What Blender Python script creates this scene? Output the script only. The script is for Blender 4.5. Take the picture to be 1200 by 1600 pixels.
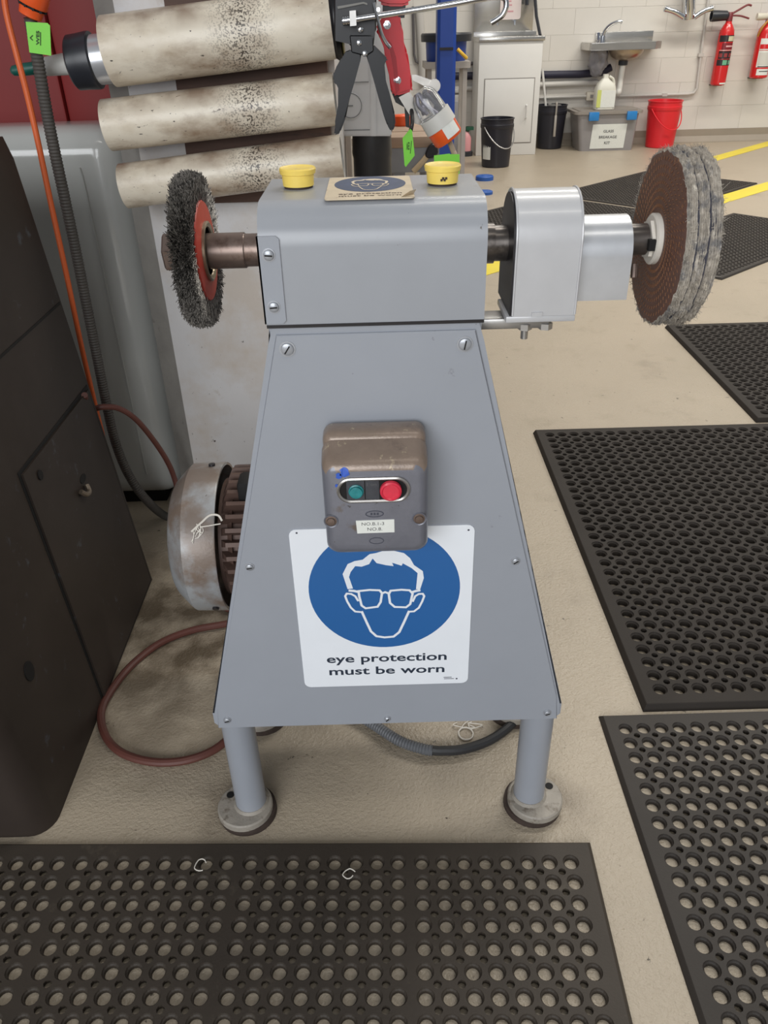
import bpy, bmesh, math, random
import numpy as np
from mathutils import Vector, Matrix, Quaternion
random.seed(7)
SC = bpy.context.scene
for o in list(bpy.data.objects):
    bpy.data.objects.remove(o)
COL = SC.collection
R = math.radians

# ------------------------------------------------------------------ camera
CAM_H, F_PX, PITCH, ROLL = 1.0, 1219.0, R(32.2), R(1.6)
FW = Vector((0, math.cos(PITCH), -math.sin(PITCH)))
_r0 = Vector((1, 0, 0)); _u0 = _r0.cross(FW)
RT = _r0 * math.cos(ROLL) - _u0 * math.sin(ROLL)
UP = _r0 * math.sin(ROLL) + _u0 * math.cos(ROLL)
EYE = Vector((0, 0, CAM_H))
cam_data = bpy.data.cameras.new('camera')
cam_data.sensor_fit = 'HORIZONTAL'; cam_data.sensor_width = 36.0
cam_data.lens = F_PX / 1200 * 36.0
cam_data.clip_start = 0.05; cam_data.clip_end = 60
cam = bpy.data.objects.new('camera', cam_data); COL.objects.link(cam)
m = Matrix.Identity(4)
for i in range(3):
    m[i][0] = RT[i]; m[i][1] = UP[i]; m[i][2] = -FW[i]; m[i][3] = EYE[i]
cam.matrix_world = m
SC.camera = cam

# ------------------------------------------------------------------ light
SC.view_settings.view_transform = 'Standard'
SC.view_settings.look = 'None'
SC.view_settings.gamma = 1.0
SC.view_settings.use_curve_mapping = False
SC.view_settings.exposure = 0.0
W = bpy.data.worlds.new('world'); SC.world = W; W.use_nodes = True
bg = W.node_tree.nodes['Background']
bg.inputs[0].default_value = (0.92, 0.96, 1.0, 1); bg.inputs[1].default_value = 0.24

def area_light(name, loc, target, sx, sy, power, color):
    ld = bpy.data.lights.new(name, 'AREA'); ld.shape = 'RECTANGLE'
    ld.size = sx; ld.size_y = sy; ld.energy = power; ld.color = color
    o = bpy.data.objects.new(name, ld); COL.objects.link(o)
    o.location = loc
    d = Vector(target) - Vector(loc)
    o.rotation_euler = d.to_track_quat('-Z', 'Y').to_euler()
    return o
# rows of ceiling tubes over the hall, and the open roller door behind the photographer
for k, (x, y, p) in enumerate([(1.4, 2.6, 60), (1.6, 5.4, 95), (4.2, 2.6, 65), (4.2, 5.4, 95), (1.2, -0.6, 14)]):
    area_light('ceiling_tube_light', (x, y, 4.3), (x, y, 0), 2.4, 0.35, p, (1.0, 0.96, 0.88))
area_light('roller_door_daylight', (-1.3, -4.2, 2.3), (0.0, 1.0, 0.6), 4.0, 3.0, 235, (0.95, 0.975, 1.0))

# ------------------------------------------------------------------ helpers
def ray(px, py):
    return FW + RT * ((px - 600) / F_PX) - UP * ((py - 800) / F_PX)
def PY(px, py, Y):            # a point of the photograph on the vertical plane at distance Y
    d = ray(px, py); return EYE + d * (Y / d.y)
def PZ(px, py, z=0.0):        # a point of the photograph at height z
    d = ray(px, py); return EYE + d * ((z - CAM_H) / d.z)

def lin(c):
    out = []
    for v in c:
        v = v / 255.0
        out.append(v / 12.92 if v <= 0.04045 else ((v + 0.055) / 1.055) ** 2.4)
    return (*out, 1.0)

MATS = {}
def M(name, rgb, rough=0.5, metal=0.0, var=0.0, vscale=12, bump=0.0, bscale=200, stains=(), spec=0.5, alpha=1.0, trans=0.0, coat=0.0, stretch=None, bdist=0.002):
    """procedural material: base colour, soft value variation, stains (rgb, scale, threshold, softness), bump"""
    if name in MATS: return MATS[name]
    mt = bpy.data.materials.new(name); mt.use_nodes = True
    nt = mt.node_tree; N = nt.nodes; L = nt.links
    b = N['Principled BSDF']
    b.inputs['Roughness'].default_value = rough; b.inputs['Metallic'].default_value = metal
    b.inputs['Specular IOR Level'].default_value = spec
    b.inputs['Coat Weight'].default_value = coat
    b.inputs['Transmission Weight'].default_value = trans
    b.inputs['Alpha'].default_value = alpha
    b.inputs['Base Color'].default_value = lin(rgb)
    mt.diffuse_color = lin(rgb)
    tc = N.new('ShaderNodeTexCoord'); vec = tc.outputs['Object']
    if stretch:
        mp = N.new('ShaderNodeMapping'); mp.inputs['Scale'].default_value = stretch
        L.new(vec, mp.inputs['Vector']); vec = mp.outputs['Vector']
    cur = None
    def noise(scale, detail=4, w=0.0, rough_=0.6):
        n = N.new('ShaderNodeTexNoise'); n.inputs['Scale'].default_value = scale
        n.inputs['Detail'].default_value = detail; n.inputs['Roughness'].default_value = rough_
        mp2 = N.new('ShaderNodeMapping'); mp2.inputs['Location'].default_value = (w, w * 1.7, w * .6)
        L.new(vec, mp2.inputs['Vector']); L.new(mp2.outputs['Vector'], n.inputs['Vector'])
        return n.outputs['Fac']
    if var:
        mr = N.new('ShaderNodeMapRange'); L.new(noise(vscale), mr.inputs['Value'])
        mr.inputs['From Min'].default_value = .3; mr.inputs['From Max'].default_value = .7
        mr.inputs['To Min'].default_value = 1 - var; mr.inputs['To Max'].default_value = 1 + var
        mx = N.new('ShaderNodeMix'); mx.data_type = 'RGBA'; mx.blend_type = 'MULTIPLY'
        mx.inputs['Factor'].default_value = 1
        mx.inputs['A'].default_value = lin(rgb); L.new(mr.outputs['Result'], mx.inputs['B'])
        cur = mx.outputs['Result']
    for k, (srgb, sscale, th, soft) in enumerate(stains):
        mr = N.new('ShaderNodeMapRange'); L.new(noise(sscale, 6, 3.1 * k + 1.3, .65), mr.inputs['Value'])
        mr.inputs['From Min'].default_value = th; mr.inputs['From Max'].default_value = th + soft
        mx = N.new('ShaderNodeMix'); mx.data_type = 'RGBA'
        L.new(mr.outputs['Result'], mx.inputs['Factor'])
        if cur: L.new(cur, mx.inputs['A'])
        else: mx.inputs['A'].default_value = lin(rgb)
        mx.inputs['B'].default_value = lin(srgb)
        cur = mx.outputs['Result']
    if cur: L.new(cur, b.inputs['Base Color'])
    if bump:
        bp = N.new('ShaderNodeBump'); bp.inputs['Strength'].default_value = bump; bp.inputs['Distance'].default_value = bdist
        L.new(noise(bscale, 3, 9.0), bp.inputs['Height']); L.new(bp.outputs['Normal'], b.inputs['Normal'])
    MATS[name] = mt
    return mt

def overlay(mt, rgb, driver, lo, hi, nscale, n0, n1, amount=1.0):
    """dirt with a place of its own: dust settled on upward faces ('up') or a splash around a place (x, half width)"""
    nt = mt.node_tree; N = nt.nodes; L = nt.links; b = N['Principled BSDF']
    geo = N.new('ShaderNodeNewGeometry'); sep = N.new('ShaderNodeSeparateXYZ')
    L.new(geo.outputs['Normal' if driver == 'up' else 'Position'], sep.inputs[0])
    if driver == 'up': val = sep.outputs['Z']
    else:
        s1 = N.new('ShaderNodeMath'); s1.operation = 'SUBTRACT'; s1.inputs[1].default_value = driver; L.new(sep.outputs['X'], s1.inputs[0])
        s2 = N.new('ShaderNodeMath'); s2.operation = 'ABSOLUTE'; L.new(s1.outputs[0], s2.inputs[0]); val = s2.outputs[0]
    mr = N.new('ShaderNodeMapRange'); mr.inputs['From Min'].default_value = lo; mr.inputs['From Max'].default_value = hi; mr.inputs['To Max'].default_value = amount; L.new(val, mr.inputs['Value'])
    nz = N.new('ShaderNodeTexNoise'); nz.inputs['Scale'].default_value = nscale; nz.inputs['Detail'].default_value = 6; L.new(geo.outputs['Position'], nz.inputs['Vector'])
    nr = N.new('ShaderNodeMapRange'); nr.inputs['From Min'].default_value = n0; nr.inputs['From Max'].default_value = n1; L.new(nz.outputs['Fac'], nr.inputs['Value'])
    mu = N.new('ShaderNodeMath'); mu.operation = 'MULTIPLY'; L.new(mr.outputs['Result'], mu.inputs[0]); L.new(nr.outputs['Result'], mu.inputs[1])
    mx = N.new('ShaderNodeMix'); mx.data_type = 'RGBA'; L.new(mu.outputs[0], mx.inputs['Factor'])
    bc = b.inputs['Base Color']
    if bc.links: L.new(bc.links[0].from_socket, mx.inputs['A'])
    else: mx.inputs['A'].default_value = bc.default_value
    mx.inputs['B'].default_value = lin(rgb); L.new(mx.outputs['Result'], bc)

class MB:
    """collects shapes (world coordinates) that become ONE mesh object"""
    def __init__(s): s.bm = bmesh.new()
    def face(s, pts, mi=0):
        f = s.bm.faces.new([s.bm.verts.new(p) for p in pts]); f.material_index = mi; return f
    def prism(s, pts, d, mi=0):
        pts = [Vector(p) for p in pts]; d = Vector(d); n = len(pts)
        a = [s.bm.verts.new(p) for p in pts]; b = [s.bm.verts.new(p + d) for p in pts]
        fs = [s.bm.faces.new(a), s.bm.faces.new(b[::-1])]
        for i in range(n): fs.append(s.bm.faces.new((a[i], b[i], b[(i + 1) % n], a[(i + 1) % n])))
        for f in fs: f.material_index = mi
        return s
    def box(s, lo, hi, bev=0.0, seg=2, rot=None, mi=0):
        t = bmesh.new()
        bmesh.ops.create_cube(t, size=1)
        lo = Vector(lo); hi = Vector(hi); c = (lo + hi) / 2; e = hi - lo
        for v in t.verts: v.co = Vector((v.co.x * e.x, v.co.y * e.y, v.co.z * e.z))
        if bev: bmesh.ops.bevel(t, geom=list(t.edges), offset=bev, segments=seg, affect='EDGES', profile=.5)
        for v in t.verts:
            if rot is not None: v.co = rot @ v.co
            v.co += c
        s.add(t, mi); t.free(); return s
    def add(s, t, mi=0):
        mp = {v: s.bm.verts.new(v.co) for v in t.verts}
        for f in t.faces:
            try:
                g = s.bm.faces.new([mp[v] for v in f.verts]); g.material_index = mi
            except ValueError: pass
    def lathe(s, o, axis, prof, n=32, mi=0, caps=True, ref=None, jit=None):
        """prof = [(t along axis, radius)]"""
        o = Vector(o); ax = Vector(axis).normalized()
        e1 = ax.orthogonal().normalized() if ref is None else Vector(ref).normalized(); e2 = ax.cross(e1)
        rings = []
        for j, (t, r) in enumerate(prof):
            rr = []
            for i in range(n):
                a = 2 * math.pi * i / n
                k = r if jit is None else r + jit(j, a)
                rr.append(s.bm.verts.new(o + ax * t + (e1 * math.cos(a) + e2 * math.sin(a)) * k))
            rings.append(rr)
        for j in range(len(rings) - 1):
            for i in range(n):
                f = s.bm.faces.new((rings[j][i], rings[j][(i + 1) % n], rings[j + 1][(i + 1) % n], rings[j + 1][i]))
                f.material_index = mi[j] if isinstance(mi, (list, tuple)) else mi
        if caps:
            m0 = mi[0] if isinstance(mi, (list, tuple)) else mi; m1 = mi[-1] if isinstance(mi, (list, tuple)) else mi
            if prof[0][1] > 1e-6: s.bm.faces.new(rings[0][::-1]).material_index = m0
            if prof[-1][1] > 1e-6: s.bm.faces.new(rings[-1]).material_index = m1
        return s
    def cyl(s, p0, p1, r0, r1=None, n=24, mi=0, caps=True):
        p0 = Vector(p0); p1 = Vector(p1)
        return s.lathe(p0, p1 - p0, [(0, r0), ((p1 - p0).length, r0 if r1 is None else r1)], n, mi, caps)
    def tube(s, pts, r, n=10, sub=8, mi=0, smooth=True, step=None):
        pts = [Vector(p) for p in pts]
        if smooth and len(pts) > 2:
            q = []
            for i in range(len(pts) - 1):
                p0 = pts[max(i - 1, 0)]; p1 = pts[i]; p2 = pts[i + 1]; p3 = pts[min(i + 2, len(pts) - 1)]
                for k in range(sub):
                    t = k / sub
                    q.append(.5 * ((2 * p1) + (p2 - p0) * t + (2 * p0 - 5 * p1 + 4 * p2 - p3) * t * t + (3 * p1 - p0 - 3 * p2 + p3) * t ** 3))
            q.append(pts[-1]); pts = q
        if step:
            q = [pts[0]]; acc = 0
            for a, b in zip(pts, pts[1:]):
                L = (b - a).length
                t = step - acc
                while t < L:
                    q.append(a.lerp(b, t / L)); t += step
                acc = L - (t - step)
            pts = q
        tan = [(pts[min(i + 1, len(pts) - 1)] - pts[max(i - 1, 0)]).normalized() for i in range(len(pts))]
        e = tan[0].orthogonal().normalized(); rings = []
        for i, p in enumerate(pts):
            if i: e = (tan[i - 1].rotation_difference(tan[i]) @ e); e = (e - tan[i] * e.dot(tan[i])).normalized()
            f = tan[i].cross(e)
            rad = r(i, len(pts)) if callable(r) else r
            rings.append([s.bm.verts.new(p + (e * math.cos(2 * math.pi * k / n) + f * math.sin(2 * math.pi * k / n)) * rad) for k in range(n)])
        for a, b in zip(rings, rings[1:]):
            for k in range(n): s.bm.faces.new((a[k], a[(k + 1) % n], b[(k + 1) % n], b[k])).material_index = mi
        s.bm.faces.new(rings[0][::-1]).material_index = mi; s.bm.faces.new(rings[-1]).material_index = mi
        return s
    def ribbon(s, pts2, w, mapf, closed=False, mi=0):
        """flat stroke of width w along 2-D points, mapped to 3-D by mapf(u, v)"""
        P = [Vector(p) for p in pts2]; n = len(P); l = []; r = []
        for i in range(n):
            if closed: a, b = P[i - 1], P[(i + 1) % n]
            else: a, b = P[max(i - 1, 0)], P[min(i + 1, n - 1)]
            d1 = (P[i] - a).normalized() if (P[i] - a).length > 1e-9 else (b - P[i]).normalized()
            d2 = (b - P[i]).normalized() if (b - P[i]).length > 1e-9 else d1
            t = (d1 + d2).normalized(); nn = Vector((-t.y, t.x))
            k = 1 / max(.55, nn.dot(Vector((-d1.y, d1.x))))
            l.append(s.bm.verts.new(mapf(*(P[i] + nn * w / 2 * k)))); r.append(s.bm.verts.new(mapf(*(P[i] - nn * w / 2 * k))))
        for i in range(n if closed else n - 1):
            j = (i + 1) % n
            s.bm.faces.new((l[i], l[j], r[j], r[i])).material_index = mi
        return s
    def text(s, string, mapf, u0, u1, v0, v1, mi=0, bold=0.0):
        """lettering fitted into the box u0..u1, v0..v1 (v0 = bottom) and mapped by mapf"""
        cu = bpy.data.curves.new('lettering', 'FONT'); cu.body = string; cu.fill_mode = 'FRONT'; cu.resolution_u = 3; cu.offset = bold
        ob = bpy.data.objects.new('lettering', cu); COL.objects.link(ob)
        me = bpy.data.meshes.new_from_object(ob.evaluated_get(bpy.context.evaluated_depsgraph_get()))
        co = [v.co.copy() for v in me.vertices]
        x0 = min(c.x for c in co); x1 = max(c.x for c in co); y0 = min(c.y for c in co); y1 = max(c.y for c in co)
        vs = [s.bm.verts.new(mapf(u0 + (c.x - x0) / (x1 - x0) * (u1 - u0), v0 + (c.y - y0) / (y1 - y0) * (v1 - v0))) for c in co]
        for p in me.polygons:
            try: s.bm.faces.new([vs[i] for i in p.vertices]).material_index = mi
            except ValueError: pass
        bpy.data.objects.remove(ob); bpy.data.curves.remove(cu); bpy.data.meshes.remove(me)
        return s
    def mesh(s, name, mats, origin, smooth=35, recalc=True):
        if recalc: bmesh.ops.recalc_face_normals(s.bm, faces=list(s.bm.faces))
        for v in s.bm.verts: v.co -= origin
        me = bpy.data.meshes.new(name); s.bm.to_mesh(me); s.bm.free()
        for mm in (mats if isinstance(mats, (list, tuple)) else [mats]): me.materials.append(mm)
        if smooth:
            me.polygons.foreach_set('use_smooth', [True] * len(me.polygons))
            me.set_sharp_from_angle(angle=R(smooth))
        return me

ORG = {}
def tag(o, label=None, cat=None, group=None, kind=None):
    if label: o['label'] = label
    if cat: o['category'] = cat
    if group: o['group'] = group
    if kind: o['kind'] = kind
    return o
def thing(name, label, cat, loc, group=None):
    o = bpy.data.objects.new(name, None); COL.objects.link(o); o.empty_display_size = .05
    o.location = loc; ORG[o.name] = Vector(loc)
    return tag(o, label, cat, group)
def part(name, mb, mats, parent, label=None, kind=None, smooth=35, recalc=True):
    me = mb.mesh(name, mats, ORG[parent.name], smooth, recalc)
    o = bpy.data.objects.new(name, me); COL.objects.link(o); o.parent = parent; ORG[o.name] = ORG[parent.name]
    if label: o['label'] = label
    if kind: o['kind'] = kind
    return o
def solo(name, mb, mats, label, cat, group=None, kind=None, smooth=35, recalc=True):
    vs = [v.co for v in mb.bm.verts]
    org = Vector(((min(v.x for v in vs) + max(v.x for v in vs)) / 2, (min(v.y for v in vs) + max(v.y for v in vs)) / 2, min(v.z for v in vs)))
    me = mb.mesh(name, mats, org, smooth, recalc)
    o = bpy.data.objects.new(name, me); COL.objects.link(o); o.location = org; ORG[o.name] = org
    return tag(o, label, cat, group, kind)
def struct(name, mb, mats, smooth=0):
    return solo(name, mb, mats, None, None, None, 'structure', smooth)
def child_copy(src, parent):
    o = src.copy(); COL.objects.link(o); o.parent = parent; ORG[o.name] = ORG[parent.name]; return o

def arc(cx, cy, r, a0, a1, n=8):
    return [(cx + r * math.cos(R(a0 + (a1 - a0) * i / n)), cy + r * math.sin(R(a0 + (a1 - a0) * i / n))) for i in range(n + 1)]
def rrect(x0, x1, y0, y1, r, n=4):
    return arc(x1 - r, y1 - r, r, 0, 90, n) + arc(x0 + r, y1 - r, r, 90, 180, n) + arc(x0 + r, y0 + r, r, 180, 270, n) + arc(x1 - r, y0 + r, r, 270, 360, n)
def XY(pts, z): return [Vector((x, y, z)) for x, y in pts]
def XZ(pts, Y): return [Vector((x, Y, z)) for x, z in pts]
def YZ(pts, X): return [Vector((X, y, z)) for y, z in pts]

# ------------------------------------------------------------------ materials
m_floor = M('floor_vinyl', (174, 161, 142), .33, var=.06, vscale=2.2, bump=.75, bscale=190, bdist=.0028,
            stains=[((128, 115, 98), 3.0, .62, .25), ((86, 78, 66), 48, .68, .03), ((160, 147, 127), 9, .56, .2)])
m_wall = M('wall_paint', (214, 209, 201), .6, var=.03, vscale=3, bump=.1, bscale=120)
m_mortar = M('wall_mortar', (210, 205, 197), .7)
m_cove = M('cove_vinyl', (150, 139, 124), .45, var=.06, vscale=4)
m_yellow = M('line_yellow', (226, 205, 62), .5, var=.06, vscale=6, stains=[((180, 165, 90), 12, .66, .1)])
m_bluemark = M('mark_blue', (40, 88, 165), .5)
m_rubber = M('mat_rubber', (52, 47, 43), .62, var=.12, vscale=6, bump=.2, bscale=300, spec=.35)
m_rubber_deep = M('mat_rubber_deep', (50, 45, 41), .7, var=.12, vscale=6, bump=.2, bscale=300, spec=.25)
m_rubber_worn = M('mat_rubber_worn', (59, 52, 45), .6, var=.14, vscale=7, bump=.2, bscale=300, spec=.35, stains=[((92, 84, 72), 16, .62, .2)])

m_grey = M('machine_grey', (152, 156, 164), .34, var=.025, vscale=9, stains=[((126, 128, 134), 30, .69, .03), ((84, 80, 78), 90, .74, .015)], spec=.5)
m_grey_top = M('machine_grey_oily', (153, 156, 162), .3, var=.03, vscale=14, stains=[((130, 122, 112), 14, .68, .16), ((90, 86, 82), 80, .72, .02)])
m_weld = M('bare_steel', (168, 166, 164), .35, metal=.8, var=.08, vscale=40)
m_oilsteel = M('oily_shaft_steel', (122, 106, 98), .34, metal=.6, var=.15, vscale=60, stains=[((80, 60, 50), 50, .52, .2)])
m_blacksteel = M('black_steel', (44, 42, 44), .4, metal=.4, var=.15, vscale=50)
m_dark = M('dark_void', (16, 14, 14), .8)
m_screw = M('screw_grey', (165, 168, 174), .3, metal=.35)
m_foot = M('foot_casting', (152, 145, 135), .55, var=.12, vscale=60, stains=[((100, 88, 74), 60, .54, .15), ((205, 200, 192), 110, .7, .05)], bump=.3, bscale=250)
m_footpad = M('foot_pad_rubber', (62, 50, 44), .8, var=.2, vscale=60, bump=.3, bscale=300)
m_yellowcap = M('cap_yellow', (242, 212, 104), .45, var=.07, vscale=60, stains=[((176, 168, 158), 55, .6, .06)])
m_capdark = M('cap_smudge', (58, 44, 36), .7)
m_signwhite = M('sign_white', (232, 236, 242), .32, var=.015, vscale=20, stains=[((196, 196, 198), 90, .78, .03)])
m_signblue = M('sign_blue', (42, 98, 160), .35)
m_signink = M('sign_ink', (40, 50, 66), .5)
m_signpaper = M('sign_paper_dirty', (206, 190, 164), .6, var=.08, vscale=60, stains=[((128, 104, 82), 45, .6, .1)])
m_signnavy = M('sign_navy_faded', (66, 78, 104), .6, var=.12, vscale=70, stains=[((120, 108, 100), 60, .62, .12)])
m_signcream = M('sign_cream', (214, 200, 178), .6)
m_signbrown = M('sign_ink_brown', (88, 70, 56), .6)
m_box = M('switch_box_enamel', (118, 119, 128), .3, metal=.2, var=.06, vscale=45, stains=[((104, 94, 88), 26, .62, .08), ((64, 58, 56), 120, .68, .03)], bump=.12, bscale=240)
m_boxtop = M('switch_box_worn', (138, 121, 108), .28, metal=.15, var=.1, vscale=40, stains=[((182, 166, 140), 60, .62, .06), ((104, 90, 82), 30, .56, .15)], bump=.15, bscale=240)
m_boxrim = M('switch_box_rim', (168, 164, 160), .28, metal=.7, var=.1, vscale=60)
m_green = M('button_green', (38, 128, 132), .3, var=.2, vscale=160)
m_red = M('button_red', (216, 52, 74), .25, var=.08, vscale=160)
m_bluepaint = M('paint_blue_smear', (52, 92, 190), .5)
m_label = M('label_white', (226, 228, 222), .5, var=.03, vscale=80)
m_labelink = M('label_ink', (92, 92, 92), .6)
m_emboss = M('emboss_dark', (74, 76, 88), .45, metal=.2)
m_fan = M('motor_cover', (158, 160, 162), .34, metal=.1, var=.06, vscale=18, stains=[((128, 112, 100), 9, .44, .14), ((100, 92, 86), 130, .64, .06)], bump=.12, bscale=220)
m_fin = M('motor_fin', (92, 72, 64), .55, metal=.2, var=.15, vscale=30, stains=[((62, 48, 42), 40, .6, .1)])
m_wire = M('brush_wire', (136, 131, 125), .42, metal=.25, var=.3, vscale=300, stains=[((52, 49, 47), 240, .5, .1)])
m_wirecore = M('brush_core', (40, 38, 37), .7, metal=.3)
m_redflange = M('flange_red', (196, 66, 52), .45, var=.06, vscale=60, stains=[((150, 60, 48), 90, .68, .05)])
m_brass = M('washer_plated', (150, 138, 118), .35, metal=.8, var=.1, vscale=90)
m_guard = M('guard_silver_paint', (190, 190, 192), .3, metal=.08, var=.04, vscale=22, bump=.1, bscale=45, coat=.25)
m_guardraw = M('guard_galvanised', (204, 206, 210), .28, metal=.5, var=.06, vscale=30)
m_cloth = M('buff_cloth', (174, 166, 155), .95, var=.25, vscale=160, bump=.8, bscale=300, stains=[((128, 126, 126), 60, .5, .14), ((206, 198, 184), 200, .58, .08)], spec=.1)
m_clothdark = M('buff_seam', (70, 70, 78), .95, var=.2, vscale=100, spec=.1)
m_compound = M('buff_compound', (104, 72, 60), .5, var=.14, vscale=90, stains=[((150, 106, 72), 150, .6, .06), ((76, 54, 46), 30, .56, .2)], bump=.5, bscale=240)
m_whitenut = M('flange_white', (214, 208, 198), .5, var=.04, vscale=60, stains=[((150, 140, 126), 80, .72, .04)])

# ------------------------------------------------------------------ structure: floor, back wall of painted blocks
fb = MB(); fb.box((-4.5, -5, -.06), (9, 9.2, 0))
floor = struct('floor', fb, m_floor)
WY = 7.75
wb = MB(); wb.box((-4.5, WY + .004, 0), (9, WY + .25, 4.6))
wall = struct('wall_back', wb, m_mortar)
# block courses the photograph can show (each block its own object, mesh data shared)
bw, bh = .39, .19
bm1 = MB(); bm1.box((-bw / 2 + .0005, 0, -bh / 2 + .0005), (bw / 2 - .0005, .012, bh / 2 - .0005), bev=.0010, seg=1)
blk_me = bm1.mesh('block', m_wall, Vector((0, 0, 0)), 0)
wo = wall.location
for j in range(13):
    for i in range(21):
        x = -1.2 + i * bw + (bw / 2 if j % 2 else 0)
        o = bpy.data.objects.new('block', blk_me); COL.objects.link(o); o.parent = wall
        o.location = Vector((x, WY + random.uniform(-.0006, .0006), .10 + (j + .5) * bh)) - wo
bb = MB(); bb.prism(YZ([(WY, 0), (WY, .105), (WY - .006, .105), (WY - .01, .05), (WY - .045, .008), (WY - .07, .0)], -4.5), (13.5, 0, 0))
struct('baseboard_back', bb, m_cove)
for (a, b, c, d, nm) in [((.0, 3.34), (3.6, 6.49), .175, .003, ''), ((2.3, 6.42), (5.0, 9.1), .16, .003, '')]:
    dv = (Vector(b) - Vector(a)).normalized(); nn = Vector((dv.y, -dv.x)) * (c - .04)
    q = [Vector(a), Vector(b), Vector(b) + nn, Vector(a) + nn]
    if nm == '' and c == .16: q[1] = Vector((3.55, 7.66)); q[2] = q[1] + nn
    l = MB(); l.prism([(p.x, p.y, .0004) for p in q], (0, 0, .0016))
    part('floor_line', l, m_yellow, floor, 'yellow floor marking line', smooth=0)
# darker brown noise-broken patches in the floor colour beside and under the machine
def floor_dark_patches(mt):
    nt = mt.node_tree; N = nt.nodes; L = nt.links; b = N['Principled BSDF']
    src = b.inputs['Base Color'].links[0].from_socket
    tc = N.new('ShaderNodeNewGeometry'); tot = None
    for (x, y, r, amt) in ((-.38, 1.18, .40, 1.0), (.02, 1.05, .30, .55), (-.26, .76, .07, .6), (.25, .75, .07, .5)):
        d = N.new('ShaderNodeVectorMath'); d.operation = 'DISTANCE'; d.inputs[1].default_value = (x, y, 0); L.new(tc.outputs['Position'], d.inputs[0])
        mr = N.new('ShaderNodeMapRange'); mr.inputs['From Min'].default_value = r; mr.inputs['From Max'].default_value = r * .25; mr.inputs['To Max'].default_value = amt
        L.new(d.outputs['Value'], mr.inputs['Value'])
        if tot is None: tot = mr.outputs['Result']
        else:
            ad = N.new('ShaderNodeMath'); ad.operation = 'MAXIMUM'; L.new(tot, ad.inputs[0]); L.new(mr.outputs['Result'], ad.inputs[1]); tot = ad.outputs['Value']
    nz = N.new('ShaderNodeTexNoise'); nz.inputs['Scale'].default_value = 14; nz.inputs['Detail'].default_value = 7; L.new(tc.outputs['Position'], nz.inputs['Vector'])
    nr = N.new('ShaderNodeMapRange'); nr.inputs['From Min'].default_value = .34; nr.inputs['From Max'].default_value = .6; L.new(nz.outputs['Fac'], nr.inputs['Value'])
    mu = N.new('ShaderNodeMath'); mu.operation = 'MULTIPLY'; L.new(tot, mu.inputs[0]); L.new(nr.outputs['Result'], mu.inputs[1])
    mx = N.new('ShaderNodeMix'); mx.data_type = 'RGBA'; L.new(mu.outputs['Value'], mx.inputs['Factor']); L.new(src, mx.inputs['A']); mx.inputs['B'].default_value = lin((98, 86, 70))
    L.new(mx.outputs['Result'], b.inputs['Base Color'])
floor_dark_patches(m_floor)

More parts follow.
